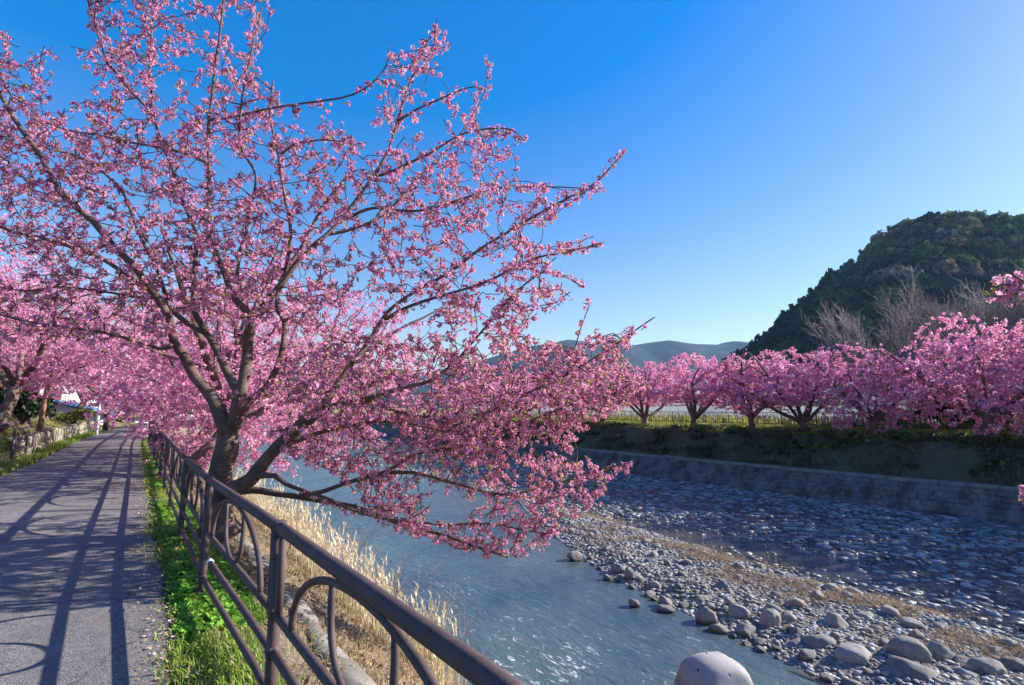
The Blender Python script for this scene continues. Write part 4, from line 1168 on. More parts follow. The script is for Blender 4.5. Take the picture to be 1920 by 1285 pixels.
# ------------------------------------------------------------ stones
def ico(sub):
    bm = bmesh.new(); bmesh.ops.create_icosphere(bm, subdivisions=sub, radius=1.0)
    v = np.array([x.co[:] for x in bm.verts]); f = np.array([[x.index for x in p.verts] for p in bm.faces]); bm.free()
    return v, f
def stone_template(r, sub, flat_=0.65, nfac=9, lump=.05):
    v, f = ico(sub)
    for _ in range(nfac):
        d = r.randn(3); d /= np.linalg.norm(d); b_ = 0.55 + 0.35 * r.rand()
        p = v @ d
        v = v - np.outer(np.clip(p - b_, 0, None) * 0.8, d)
    v = v * (1 + lump * noise2(v[:, 0] * 2 + r.rand() * 9, v[:, 1] * 2 + v[:, 2] * 1.7, 1.0, 71))[:, None]
    v = v * np.array([1.0, 0.62 + 0.3 * r.rand(), flat_ * (0.8 + .4 * r.rand())])
    return v, f, np.zeros((0, 4), int), np.ones((len(v), 3))
r = rs(55)
ST_S = [stone_template(r, 2 if k_ < 0 else 1, 0.55, 5) for k_ in range(8)]
ST_M = [stone_template(r, 3, 0.6, 11, .1) for k_ in range(8)]
ST_L = [stone_template(r, 4, 0.74, 12, .075) for k_ in range(8)]
def stone_cols(r, n, lo=0.16, hi=0.42):
    b_ = lo + (hi - lo) * r.rand(n) ** 1.2; w_ = r.randn(n) * 0.035
    return np.stack([b_ * (1.0 + w_), b_ * 0.965, b_ * (0.94 - w_)], -1)

# big boulders traced one by one: px, py(bottom), width, height in pixels, label
BL = [(1353, 1336, 136, 112, 'big pale rounded boulder with small dark pits standing alone in the near water'),
 (1079, 1055, 26, 16, 'small dark stone alone in the water below the hanging blossoms'),
 (1161, 1080, 27, 19, 'rounded grey stone at the water edge near the tip of the gravel bar'),
 (1150, 1064, 16, 15, 'upright small pale stone at the tip of the gravel bar'),
 (1222, 1070, 26, 17, 'lumpy pale stone on the gravel tip, right of the upright one'),
 (1140, 1091, 16, 10, 'small dark stone in the water just off the gravel tip'),
 (1190, 1094, 32, 19, 'grey stone half in the water, back one of a touching pair'),
 (1207, 1098, 30, 11, 'low flat stone in the water, front one of a touching pair'),
 (1228, 1109, 22, 13, 'small dark wet stone between the water pair and the gravel bar'),
 (1191, 1142, 19, 14, 'small dark lumpy stone alone in the water, left of the two stacked dark stones'),
 (1251, 1142, 26, 16, 'dark stone in the water, upper one of two close together'),
 (1252, 1152, 31, 11, 'flat dark wet stone in the water, lower one of two close together'),
 (1329, 1174, 36, 25, 'grey stone in the water with one bright side and a dark wet side'),
 (1302, 1114, 30, 18, 'broad brownish stone on the bar edge beside shallow water'),
 (1357, 1122, 28, 26, 'upright rounded stone at the middle of the bar edge'),
 (1324, 1138, 38, 14, 'row of low joined dark stones at the water line'),
 (1393, 1169, 40, 27, 'large smooth oval boulder at the water line, left of the leaning one'),
 (1452, 1188, 34, 40, 'tall leaning boulder with pointed foot at the water line'),
 (1404, 1197, 38, 17, 'low half sunk boulder in front of the leaning one'),
 (1438, 1108, 22, 17, 'pale stone on the crest of the bar beside dry brown debris'),
 (1464, 1120, 22, 16, 'grey angular stone on the bar crest among brown debris'),
 (1578, 1194, 40, 34, 'large round grey boulder high on the bar'),
 (1631, 1178, 36, 24, 'smooth rounded boulder behind the angular brown one'),
 (1612, 1184, 26, 23, 'angular brownish boulder next to the large round one'),
 (1522, 1188, 31, 17, 'oval pale boulder between the leaning and the large round boulders'),
 (1503, 1208, 30, 25, 'dark grey boulder at the water line with a steep face'),
 (1498, 1223, 30, 15, 'dark wet stone in the water in front of the steep grey boulder'),
 (1548, 1230, 52, 29, 'long low boulder at the water line in the lower right'),
 (1615, 1260, 62, 38, 'long oval boulder lying at the water edge near the bottom of the picture'),
 (1655, 1262, 24, 21, 'small round stone touching the right end of the long oval boulder'),
 (1724, 1263, 60, 48, 'large egg shaped grey boulder leaning to the left on the bar'),
 (1683, 1246, 34, 24, 'tilted brownish slab between the long oval and the egg shaped boulders'),
 (1781, 1258, 44, 40, 'pointed grey boulder right of the egg shaped one'),
 (1753, 1184, 48, 19, 'flat white stone lying on brown dry debris'),
 (1745, 1300, 92, 40, 'wide pale boulder cut by the bottom edge of the picture'),
 (1826, 1268, 42, 26, 'rounded boulder left of the large cracked one near the lower right corner'),
 (1871, 1288, 54, 42, 'large pale cracked boulder near the lower right corner'),
 (1882, 1248, 32, 28, 'smooth stone with a sloping top near the right edge of the picture'),
 (1835, 1296, 50, 26, 'low broad boulder cut by the bottom edge near the right corner'),
 (1918, 1280, 40, 32, 'pale boulder cut by the right edge at the bottom corner'),
 (1690, 1290, 46, 26, 'half hidden grey boulder at the bottom edge, left of the wide pale one'),
 (1562, 1252, 20, 14, 'small dark stone in the water below the long low boulder')]
big_me = [raw_mesh('river_stone', t[0], [t[1]], M['boulder'], smooth=True) for t in ST_L]
DOME = stone_template(rs(3), 4, 0.95, 4, .03)
big_me.append(raw_mesh('river_stone', DOME[0], [DOME[1]], M['pale_boulder'], smooth=True)); ST_L.append(DOME)
placed = []
for i_, (px, py, pw, ph_, lab) in enumerate(BL):
    p = gnd(px, py, WATER - 0.02)
    m_ = p[1] / 960.0
    wd, ht = pw * m_, ph_ * m_
    k_ = 8 if i_ == 0 else r.randint(0, 8)
    tv = ST_L[k_][0]; ex = tv.max(0) - tv.min(0)
    o = bpy.data.objects.new('river_stone', big_me[k_]); C.objects.link(o)
    rz = r.uniform(-.5, .5)
    o.location = (float(p[0]), float(p[1] + wd * .35), float(WATER + ht * (0.32 if i_ else 0.05)))
    o.rotation_euler = (r.uniform(-.18, .18), r.uniform(-.2, .2), rz)
    o.scale = (wd / ex[0] * 1.04, wd * 0.85 / ex[1], ht * 1.25 / ex[2])
    tag(o, lab, 'stone', 'boulders along the gravel bar')
    placed.append((o.location.x, o.location.y, wd * .55))
# pits of the big pale boulder
b0 = bpy.data.objects['river_stone']
# medium stones of the bar, each its own object
med_me = [raw_mesh('river_stone', t[0], [t[1]], M['boulder'], smooth=True) for t in ST_M]
n_ = 0; tries = 0
while n_ < 235 and tries < 6000:
    tries += 1
    s_ = -2.5 + 18 * r.rand() ** 1.15; bl_, br_ = float(bar_l(s_)), float(bar_r(s_))
    q_ = bl_ - 0.35 + (br_ - bl_ + .3) * r.rand() ** 1.9
    size = (0.06 + 0.10 * r.rand() ** 2) * (1.15 if s_ < 8 else .9)
    p = W(s_, q_, 0)
    if abs(p[0] / max(p[1], .1)) > 1.03 or any((p[0] - a_) ** 2 + (p[1] - b_) ** 2 < (c_ + size) ** 2 * .8 for a_, b_, c_ in placed): continue
    k_ = r.randint(0, 8); o = bpy.data.objects.new('river_stone', med_me[k_]); C.objects.link(o)
    o.location = (float(p[0]), float(p[1]), float(max(height(s_, q_), WATER - .03) + size * .22)); o.rotation_euler = (r.uniform(-.3, .3), r.uniform(-.3, .3), r.rand() * 6.28)
    o.scale = (size * 1.2,) * 3
    fr_ = (q_ - bl_) / (br_ - bl_)
    zone = 'at the water line' if fr_ < .12 else 'on bare gravel' if fr_ < .55 else 'among brown dry debris'
    lab = ('small ' if size < .1 else 'medium ') + 'grey stone ' + zone + (' near the far tip of the gravel bar' if s_ > 8 else ' in the lower right of the bar')
    tag(o, lab, 'stone', lab.replace('stone', 'stones')); placed.append((p[0], p[1], size)); n_ += 1
print('med stones', n_, time.time() - T0)

# gravel of the bar
n = 42000
s_ = -3 + 22 * r.rand(n) ** 1.25; bl_, br_ = bar_l(s_), bar_r(s_)
q_ = bl_ - .3 + (br_ - bl_ + .7) * r.rand(n) ** 1.15
keep = noise2(s_, q_, 1.0, 41) + 0.9 * r.rand(n) > -0.35
s_, q_ = s_[keep], q_[keep]; n = len(s_)
sz = 0.014 + 0.055 * r.rand(n) ** 3
pos = W(s_, q_, np.maximum(height(s_, q_), WATER - .02) + sz * .2)
v, f, c = scatter(ST_S, r.randint(0, 8, n), pos, rot_z(r.rand(n) * 6.28), sz[:, None] * np.array([1.2, 1.1, .9]), stone_cols(r, n, .17, .5))
tag(obj('gravel', v, f, M['gravel'], cols=c, smooth=True), 'mixed grey gravel covering the bar in the river', 'gravel', kind='stuff')
# cobbles standing in the shallow riffle
n = 42000
s_ = -8 + 50 * r.rand(n) ** 1.35; br_ = bar_r(s_)
q_ = br_ - .1 + (25.4 - br_) * r.rand(n)
pt = noise2(s_ * .55, q_, 0.42, 43)
dens = np.clip(0.62 + 0.95 * pt + 0.5 * np.clip((q_ - 20) / 4, 0, 1), 0.1, 1)
dens = dens * (1 - .92 * np.exp(-((q_ - 14.9 - .5 * np.sin(s_ * .9)) / .7) ** 2) * np.clip((13 - s_) / 3, 0, 1) * np.clip(.5 + 1.2 * noise2(s_, q_, .5, 47), 0, 1))
keep = r.rand(n) < dens; s_, q_ = s_[keep], q_[keep]; n = len(s_)
sz = (0.025 + 0.15 * r.rand(n) ** 3.2) * np.interp(q_, [13, 17, 25], [.75, 1.0, 1.1])
pos = W(s_, q_, WATER + sz * (-0.12 + .3 * r.rand(n)))
ang = math.atan2(TY, TX) + r.randn(n) * 1.2
v, f, c = scatter(ST_S, r.randint(0, 8, n), pos, rot_z(ang), sz[:, None] * np.array([1.45, 1.15, .6]), stone_cols(r, n, .07, .42))
tag(obj('cobbles', v, f, M['cobble'], cols=c, smooth=True), 'grey cobbles poking out of the shallow water', 'cobbles', kind='stuff')

# ------------------------------------------------------------ grass, reeds, debris
def blades(r, pos, h, lean, wid, cols, curl=0.5):
    """bent three-face blades; pos (n,3), h (n,), wid (n,)"""
    n = len(pos); a = r.rand(n) * 6.28
    d = np.stack([np.cos(a), np.sin(a), 0 * a], -1); sd = np.stack([-np.sin(a), np.cos(a), 0 * a], -1)
    ln = (lean * (0.3 + r.rand(n)))[:, None] * h[:, None]
    up = np.array([0, 0, 1.0])
    m_ = pos + d * ln * .35 + up * (h * .58)[:, None]; t_ = pos + d * ln + up * (h * (1 - .3 * lean * curl))[:, None]
    w = wid[:, None] * .5
    V = np.stack([pos - sd * w, pos + sd * w, m_ + sd * w * .8, m_ - sd * w * .8, t_], 1)
    o = np.arange(n)[:, None] * 5
    return V.reshape(-1, 3), [np.array([[3, 2, 4]])[None].repeat(n, 0).reshape(n, 3) + o, np.array([[0, 1, 2, 3]]).repeat(n, 0) + o], np.repeat(cols, 5, axis=0)
def lerp_cols(r, n, a, b, pw=1.0):
    t = (r.rand(n, 1)) ** pw
    return np.array(a) * (1 - t) + np.array(b) * t

# verge between path and railing
n = 46000
s_ = 0.3 + 32 * r.rand(n) ** 2.0; q_ = 0.28 + 0.5 * r.rand(n) + .07 * r.randn(n)
pt = noise2(s_, q_, 1.5, 81)
keep = (r.rand(n) < np.clip(0.6 + 0.8 * pt, .06, 1)) & (q_ > path_r(s_) - .04 - .10 * r.rand(n)); s_, q_, pt = s_[keep], q_[keep], pt[keep]; n = len(s_)
h = (0.025 + 0.05 * r.rand(n) ** 1.5) * (1 + .6 * np.clip(pt, -.5, 1))
v, f, c = blades(r, W(s_, q_, height(s_, q_) + .0), h, 0.8, 0.006 + .006 * r.rand(n), lerp_cols(r, n, (0.12, 0.23, 0.025), (0.38, 0.48, 0.08)))
_sm = (r.rand(n) < .16).repeat(5); c[_sm] = lerp_cols(r, int(_sm.sum()), (0.36, 0.27, 0.13), (0.55, 0.45, 0.24))
tag(obj('verge_grass', v, f, M['grass'], cols=c), 'short bright green grass between the path and the railing', 'grass', kind='stuff')
# broad-leaved weeds in the verge
def weed_template(r):
    V, F, K = [], [], []; n = 0
    for k_ in range(9):
        a = r.rand() * 6.28; l = .5 + .6 * r.rand(); d = np.array([cos(a), sin(a), .5 + .7 * r.rand()]); d /= np.linalg.norm(d); sd = np.array([-sin(a), cos(a), .2 * r.randn()])
        w_ = .2 + .12 * r.rand(); o_ = d * .15
        V += [o_, o_ + d * l * .55 + sd * w_, o_ + d * l + np.array([0, 0, -.12]), o_ + d * l * .55 - sd * w_]; F.append([n, n + 1, n + 2, n + 3]); n += 4
        col = np.array((.13, .30, .035)) * (.7 + .9 * r.rand()) + np.array((.05, .03, 0)) * r.rand(); K += [col] * 4
    return np.array(V), np.zeros((0, 3), int), np.array(F), np.array(K)
WT = [weed_template(r) for _ in range(6)]
n = 11000
s_ = 0.5 + 20 * r.rand(n) ** 1.7; q_ = 0.38 + .6 * r.rand(n)
keep = (noise2(s_, q_, 1.0, 83) + .6 * r.rand(n) > -.05); s_, q_ = s_[keep], q_[keep]; n = len(s_)
v, f, c = scatter(WT, r.randint(0, 6, n), W(s_, q_, height(s_, q_)), rot_z(r.rand(n) * 6.28), .03 + .055 * r.rand(n))
tag(obj('weeds', v, f, M['grass'], cols=c), 'leafy green weeds growing among the verge grass', 'weeds', kind='stuff')

# bank: dry straw, dead leaves and green tufts
n = 60000
s_ = 0.2 + 30 * r.rand(n) ** 1.9; q_ = 0.8 + 3.3 * r.rand(n)
kerb_gap = (q_ > 1.28) & (q_ < 1.68)
keep = (r.rand(n) < np.clip(0.55 + .7 * noise2(s_, q_, 1.2, 85), .1, 1)) & (~kerb_gap | (r.rand(n) < .7)); s_, q_ = s_[keep], q_[keep]; n = len(s_)
gr = np.clip(noise2(s_, q_, 0.9, 87) * 1.2 + .35 - (q_ - 1.2) * .4, 0, 1)[:, None] * (r.rand(n, 1) < .8)
c0 = lerp_cols(r, n, (0.30, 0.20, 0.10), (0.58, 0.47, 0.27)); c1 = lerp_cols(r, n, (0.09, 0.15, 0.025), (0.24, 0.30, 0.06))
h = (0.04 + .10 * r.rand(n)) * (1 + .5 * np.clip(q_ - 2.5, 0, 2))
v, f, c = blades(r, W(s_, q_, height(s_, q_)), h, 1.3, .004 + .005 * r.rand(n), c0 * (1 - gr) + c1 * gr)
tag(obj('bank_grass', v, f, M['drygrass'], cols=c), 'dry straw and green tufts on the near bank slope', 'grass', kind='stuff')
# dead leaves
def leaf_quads(r, pos, size, cols, flat_=0.5):
    n = len(pos); rot = rand_rot(r, n) if flat_ > .9 else None
    a = r.rand(n) * 6.28; t1 = r.randn(n, 2) * flat_
    u = np.stack([np.cos(a), np.sin(a), t1[:, 0]], -1) * size[:, None]; w = np.stack([-np.sin(a), np.cos(a), t1[:, 1]], -1) * size[:, None] * .55
    V = np.stack([pos - u, pos + w, pos + u, pos - w], 1)
    return V.reshape(-1, 3), [np.arange(n * 4).reshape(n, 4)], np.repeat(cols, 4, axis=0)
n = 26000
s_ = 0.4 + 24 * r.rand(n) ** 1.9; q_ = .85 + 3.4 * r.rand(n)
keep = noise2(s_, q_, 1.3, 89) + .4 * r.rand(n) > -.1; s_, q_ = s_[keep], q_[keep]; n = len(s_)
v, f, c = leaf_quads(r, W(s_, q_, height(s_, q_) + .02 + .02 * r.rand(n)), .014 + .018 * r.rand(n), lerp_cols(r, n, (0.13, 0.075, 0.05), (0.42, 0.29, 0.19)))
tag(obj('dead_leaves', v, f, M['drygrass'], cols=c), 'brown dead leaves scattered over the near bank', 'leaves', kind='stuff')
# straw, leaves and fallen petals along the path edge
n = 2600
s_ = 0.6 + 16 * r.rand(n) ** 1.6; q_ = path_r(s_) - .02 + .09 * r.randn(n) - .07 * np.clip(noise2(s_, s_ * 0, 1.7, 94), 0, 2)
cc = lerp_cols(r, n, (0.34, 0.23, 0.12), (0.6, 0.46, 0.25)); pk_ = r.rand(n) < .25; cc[pk_] = PINK_L * .9
v, f, c = leaf_quads(r, W(s_, q_, .022 + .012 * r.rand(n)), .006 + .012 * r.rand(n), cc, .25)
tag(obj('path_litter', v, f, M['drygrass'], cols=c), 'straw, leaves and fallen pink petals along the path edge', 'litter', kind='stuff')

# tall dry reeds at the water
n = 3600
s_ = 6.0 + 15 * r.rand(n) ** 1.1; cl = noise2(s_, s_ * .3, 1.6, 91)
q_ = 3.3 + .3 * r.randn(n) + .15 * cl
keep = (r.rand(n) < np.clip(.5 + .9 * cl, .04, 1)) & (q_ > 2.5) & (q_ < 4.0); s_, q_ = s_[keep], q_[keep]; n = len(s_)
h = (0.5 + .85 * r.rand(n)) * np.interp(s_, [6, 8, 11, 20], [.7, .9, 1.05, 1.05]) * (.75 + .55 * np.clip(cl[keep], -.5, 1))
bp = W(s_, q_, height(s_, q_))
v1, f1, c1 = blades(r, bp, h, .16, .007 + .004 * r.rand(n), lerp_cols(r, n, (0.5, 0.4, 0.24), (0.74, 0.64, 0.44)), .3)
mb = MB()
for i_ in range(2): pass
# plumes: thin leaf clumps near the tips
tips = v1.reshape(-1, 5, 3)[:, 4]; mids = v1.reshape(-1, 5, 3)[:, 2]
m_ = r.rand(n) < .62
P1 = np.repeat(tips[m_], 9, axis=0); P0 = np.repeat(mids[m_], 9, axis=0); t = (0.62 + .42 * r.rand(len(P1)))[:, None]
pp = P0 + (P1 - P0) * t
hh = .05 + .06 * r.rand(len(pp))
v2, f2, c2 = blades(r, pp, hh, .7, .012 + .008 * r.rand(len(pp)), lerp_cols(r, len(pp), (0.66, 0.55, 0.36), (0.86, 0.78, 0.58)), .3)
# drooping leaves
L0 = np.repeat(bp, 4, axis=0); L1 = np.repeat(tips, 4, axis=0); t = (.1 + .6 * r.rand(len(L0)))[:, None]
v3, f3, c3 = blades(r, L0 + (L1 - L0) * t, .14 + .22 * r.rand(len(L0)), .9, .006 + .004 * r.rand(len(L0)), lerp_cols(r, len(L0), (0.5, 0.4, 0.24), (0.74, 0.64, 0.44)), .9)
o1, o2 = len(v1), len(v1) + len(v2)
v = np.concatenate([v1, v2, v3]); f = [np.concatenate([f1[k_], f2[k_] + o1, f3[k_] + o2]) for k_ in (0, 1)]; c = np.concatenate([c1, c2, c3])
tag(obj('dry_reeds', v, f, M['drygrass'], cols=c), 'tall straw coloured reeds with plumes along the near water edge', 'reeds', kind='stuff')

# bare dead shrubs on the bank
def dead_shrub(px, py, hgt, label, seed):
    r = rs(seed); b_ = gnd(px, py, -1.9)
    root = empty('dead_shrub', b_); tag(root, label, 'shrub', 'bare shrubs at the water edge')
    lst = []
    for k_ in range(7):
        a = r.rand() * 6.28; tip = b_ + np.array([cos(a) * .35 + .25, sin(a) * .3, hgt * (.6 + .5 * r.rand())])
        P_, R_ = resample([b_, b_ + (tip - b_) * .5 + r.randn(3) * .06, tip], [.009, .006, .002], .05, r, .008); lst.append((P_, R_))
        for j_ in range(5):
            i_ = int(len(P_) * (.35 + .55 * r.rand())); d_ = r.randn(3) * .14 + np.array([.08, 0, .16])
            Q_, RQ = resample([P_[i_], P_[i_] + d_ * .6 + r.randn(3) * .02, P_[i_] + d_ * 1.4], [.004, .003, .0015], .05, r, .004); lst.append((Q_, RQ))
    mb = MB()
    for P_, R_ in lst: add_tube(mb, P_, R_, 4, cap=False)
    mb.build('branch', M['bare_twig'], root, smooth=True)['kind'] = 'stuff'
dead_shrub(745, 1165, .9, 'pale leafless shrub rising from the reeds at the water edge', 1)
dead_shrub(815, 1255, .8, 'pale leafless shrub nearest the camera, leaning over the water', 2)
dead_shrub(655, 1050, .9, 'pale leafless shrub among the reeds below the foreground tree', 3)

# brown flood debris on the bar
n = 34000
s_ = 0.2 + 15 * r.rand(n) ** 1.1; q_ = bar_r(s_) - .8 + .75 * r.randn(n) - .25 * noise2(s_, s_ * 0, 1.0, 93)
keep = noise2(s_, q_, 1.4, 95) + .35 * r.rand(n) > .22; s_, q_ = s_[keep], q_[keep]; n = len(s_)
pos = W(s_, q_, np.maximum(height(s_, q_), WATER) + .02 + .03 * r.rand(n))
v, f, c = blades(r, pos, .03 + .05 * r.rand(n), 2.4, .006 + .006 * r.rand(n), lerp_cols(r, n, (0.20, 0.115, 0.065), (0.50, 0.33, 0.18)), .2)
tag(obj('dry_debris', v, f, M['drygrass'], cols=c), 'brown dried grass and debris washed onto the gravel bar', 'debris', kind='stuff')

# far bank grass, ivy and field grass
n = 30000
s_ = -6 + 60 * r.rand(n) ** 1.3; q_ = 28.7 + 3.4 * r.rand(n)
h = .05 + .1 * r.rand(n)
v, f, c = blades(r, W(s_, q_, height(s_, q_)), h, .6, .03 + .03 * r.rand(n), lerp_cols(r, n, (0.13, 0.20, 0.025), (0.38, 0.42, 0.075)), .4)
tag(obj('far_bank_grass', v, f, M['grass'], cols=c), 'sunlit yellow green grass along the top of the far bank', 'grass', kind='stuff')
n = 30000
s_ = -6 + 60 * r.rand(n) ** 1.3; q_ = 26.7 + 3.2 * r.rand(n)
keep = noise2(s_, q_, .7, 97) + .7 * r.rand(n) > .25; s_, q_ = s_[keep], q_[keep]; n = len(s_)
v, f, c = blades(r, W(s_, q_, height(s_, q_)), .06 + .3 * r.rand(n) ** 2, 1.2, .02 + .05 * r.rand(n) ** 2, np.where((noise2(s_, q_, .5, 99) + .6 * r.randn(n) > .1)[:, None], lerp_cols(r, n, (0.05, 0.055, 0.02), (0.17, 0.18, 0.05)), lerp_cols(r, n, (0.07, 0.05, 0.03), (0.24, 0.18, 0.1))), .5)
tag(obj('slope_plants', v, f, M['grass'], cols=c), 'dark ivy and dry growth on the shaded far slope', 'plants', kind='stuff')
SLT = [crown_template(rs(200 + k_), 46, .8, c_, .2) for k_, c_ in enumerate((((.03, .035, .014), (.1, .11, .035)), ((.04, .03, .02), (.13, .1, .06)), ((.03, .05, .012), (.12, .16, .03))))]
n = 620
s_ = -5 + 55 * r.rand(n) ** 1.25; q_ = 26.8 + 2.6 * r.rand(n); sz = .12 + .3 * r.rand(n) ** 2
keep = noise2(s_, q_, .6, 103) + .7 * r.rand(n) > .2; s_, q_, sz = s_[keep], q_[keep], sz[keep]; n = len(s_)
v, f, c = scatter(SLT, np.where(r.rand(n) < .4, 0, np.where(r.rand(n) < .7, 1, 2)), W(s_, q_, height(s_, q_) + sz * .2), rot_z(r.rand(n) * 6.28), sz)
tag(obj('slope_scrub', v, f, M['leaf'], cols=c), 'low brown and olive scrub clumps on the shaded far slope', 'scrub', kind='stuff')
n = 9000
s_ = -6 + 70 * r.rand(n) ** 1.2; q_ = 33.0 + 5 * r.rand(n)
v, f, c = blades(r, W(s_, q_, .52 + 0 * q_), .25 + .6 * r.rand(n) ** 2, .5, .04 + .04 * r.rand(n), lerp_cols(r, n, (0.18, 0.22, 0.04), (0.42, 0.38, 0.13)), .4)
tag(obj('field_grass', v, f, M['grass'], cols=c), 'tall yellow green grass behind the far picket fence', 'grass', kind='stuff')

# bushes
BUSH_D = [crown_template(r, 420, .8, ((.012, .026, .01), (.05, .085, .025)), .085) for _ in range(2)]
BUSH_Y = [crown_template(r, 420, .8, ((.13, .14, .03), (.3, .28, .07)), .085) for _ in range(2)]
BUSH_G = [crown_template(r, 420, .8, ((.05, .09, .02), (.16, .24, .05)), .085) for _ in range(2)]
def bush(p, sx, sz, temp, label, seed, group=None):
    r = rs(seed); root = empty('bush', p); tag(root, label, 'bush', group)
    lobes = np.array([[0, 0, .45 * sz], [.45 * sx, .1, .35 * sz], [-.4 * sx, -.1, .38 * sz], [.1, .35 * sx, .3 * sz], [-.05, -.4 * sx, .28 * sz]]) + r.randn(5, 3) * .08 * sx
    v, f, c = scatter(temp, r.randint(0, len(temp), 5), lobes + p, rot_z(r.rand(5) * 6.28), np.array([[sx * .62, sx * .62, sz * .62]] * 5) * (.7 + .5 * r.rand(5, 1)))
    obj('foliage', v, f, M['leaf'], root, cols=c)
    mb = MB()
    for k_ in range(4): add_tube(mb, [p + np.array([0, 0, -.1]), p + lobes[k_] * .6, p + lobes[k_]], [.05, .03, .012], 5)
    mb.build('stem', M['bark'], root)
bush(W(31.0, -4.0, 1.0), 1.2, 1.5, BUSH_D, 'dark green bush between the trunks left of the path', 21)
bush(W(34.0, -5.5, 1.1), 1.3, 1.7, BUSH_D, 'dark green bush farther left of the path behind the trunks', 22)
bush(W(17.6, -3.7, .3), .8, .8, BUSH_G, 'bright green shrub at the left edge beside the short railing', 23)
bush(W(43, -3.6, .7), 1.0, .9, BUSH_Y, 'yellowish shrub on the stone wall left of the path', 24)
bush(W(62, -3.2, .4), 1.6, 1.8, BUSH_Y, 'yellow green shrub at the far end of the path', 25)
bush(W(70, -3.0, .4), 2.0, 2.4, BUSH_Y, 'brownish yellow bush by the white houses', 26)
bush(W(8.6, 34.6, .5), 1.5, 2.2, BUSH_D, 'dark shrub behind the far fence, between two blossom trees', 27)
bush(W(7.4, 35.6, .5), 1.3, 1.7, BUSH_D, 'lower dark shrub behind the far fence, right of the taller one', 28)
bush(W(4.2, 36.2, .5), 1.2, 1.9, BUSH_Y, 'yellow green shrub behind the far fence near the right edge', 29)
bush(W(11.2, 36.2, .5), 1.0, 1.2, BUSH_Y, 'yellow green shrub beside the end of the greenhouse', 30)
bush(W(17.0, 28.9, .1), .7, .5, BUSH_G, 'bright green clump on the far slope below the slim tree', 31)
bush(W(19.5, 28.9, .1), .8, .5, BUSH_G, 'bright green clump on the far slope beside the rounded tree', 32)
bush(W(11, 28.9, .1), .7, .5, BUSH_Y, 'yellowish clump under the wide low branched tree on the far slope', 33)
bush(W(8.5, 28.9, .1), .9, .6, BUSH_G, 'green clump on the far slope between the two right trees', 34)

# ------------------------------------------------------------ left side: stone wall, poles, houses
r = rs(66)
sw = empty('stone_wall', W(34, -2.75, 0)); tag(sw, 'low mossy stone retaining wall along the left side of the path', 'wall')
nst = 0
s0 = 22.9
while s0 < 47:
    L = .45 + .45 * r.rand(); top = .62 * (.85 + .3 * r.rand())
    z0 = -.05
    for row in range(2):
        hh = top * (.45 + .12 * r.rand()) if row == 0 else top - z0
        v = np.array([W(s0 + a_ * L, -2.68 - b_ * .32 - .05 * row, z0 + c_ * hh) for c_ in (0.01, .98) for b_ in (0, 1) for a_ in (.02, .98)]) + r.randn(8, 3) * .018
        obj('stone', v, np.array([[0, 1, 3, 2], [4, 6, 7, 5], [0, 4, 5, 1], [2, 3, 7, 6], [0, 2, 6, 4], [1, 5, 7, 3]]), M['mossstone'], sw); z0 += hh
    s0 += L
def pole(s_, q_, z_, hgt, rad, mat, label, lean=0.0, name='pole', arms=False):
    p = W(s_, q_, z_); root = empty(name, p); tag(root, label, 'pole')
    mb = MB(); add_tube(mb, [p + (0, 0, -.3), p + (lean * .5, 0, hgt * .5), p + (lean, 0, hgt)], [rad, rad * .93, rad * .85], 10); mb.build('shaft', mat, root, smooth=True)
    mb = MB(); add_tube(mb, [p + (lean, 0, hgt), p + (lean, 0, hgt + .05)], [rad * 1.15, rad * .9], 10); mb.build('cap', M['darkmetal'], root)
    if arms:
        for k_ in range(2):
            z2 = hgt - .5 - .6 * k_; v, f = box(p[0] + lean, p[1], p[2] + z2, 1.6, .1, .1); obj('crossarm', v, f, M['darkmetal'], root)
pole(27.0, -2.95, .3, 3.2, .09, M['rust'], 'rusty orange pole leaning slightly beside the low stone wall', .25)
pole(40.0, -2.1, 0, 3.6, .085, M['palepole'], 'pale blue white pole at the left edge of the path')
pole(46.5, -2.3, 0, 6.5, .17, M['darkmetal'], 'dark utility pole right behind the pale pole', 0, 'utility_pole', True)
pole(58, 1.2, 0, 3.0, .09, M['darkmetal'], 'thin dark post at the far end of the path beside the trees', 0)
# mossy stones and logs on the left bank
for k_ in range(26):
    s_ = 19 + 16 * r.rand(); q_ = -3.1 - 2.3 * r.rand(); sz_ = .13 + .2 * r.rand()
    o = bpy.data.objects.new('bank_stone', raw_mesh('bank_stone', ST_M[k_ % 8][0], [ST_M[k_ % 8][1]], M['mossstone'], smooth=True) if k_ < 8 else bpy.data.objects['bank_stone' if k_ % 8 == 0 else 'bank_stone.%03d' % (k_ % 8)].data); C.objects.link(o)
    p = W(s_, q_, float(height(s_, q_)) + sz_ * .2); o.location = [float(x) for x in p]; o.scale = (sz_ * 1.3, sz_, sz_); o.rotation_euler = (0, 0, r.rand() * 6.28)
    tag(o, 'mossy stone lying on the left bank under the cherry trees', 'stone', 'mossy stones on the left bank')
def log(a_, b_, rad, label):
    a_, b_ = np.array(a_), np.array(b_); mb = MB(); add_tube(mb, [a_, a_ * .6 + b_ * .4 + (0, 0, .02), b_], [rad, rad * .9, rad * .75], 10)
    tag(mb.build('log', M['bark'], None, smooth=True, origin=a_), label, 'log')
log(W(25, -3.6, .95), W(29.5, -3.9, 1.0), .12, 'long weathered log lying on the left bank by the trunks')
log(W(23.5, -3.0, .62), W(26.6, -2.85, .68), .06, 'pale wooden rail lying on the low stone wall')
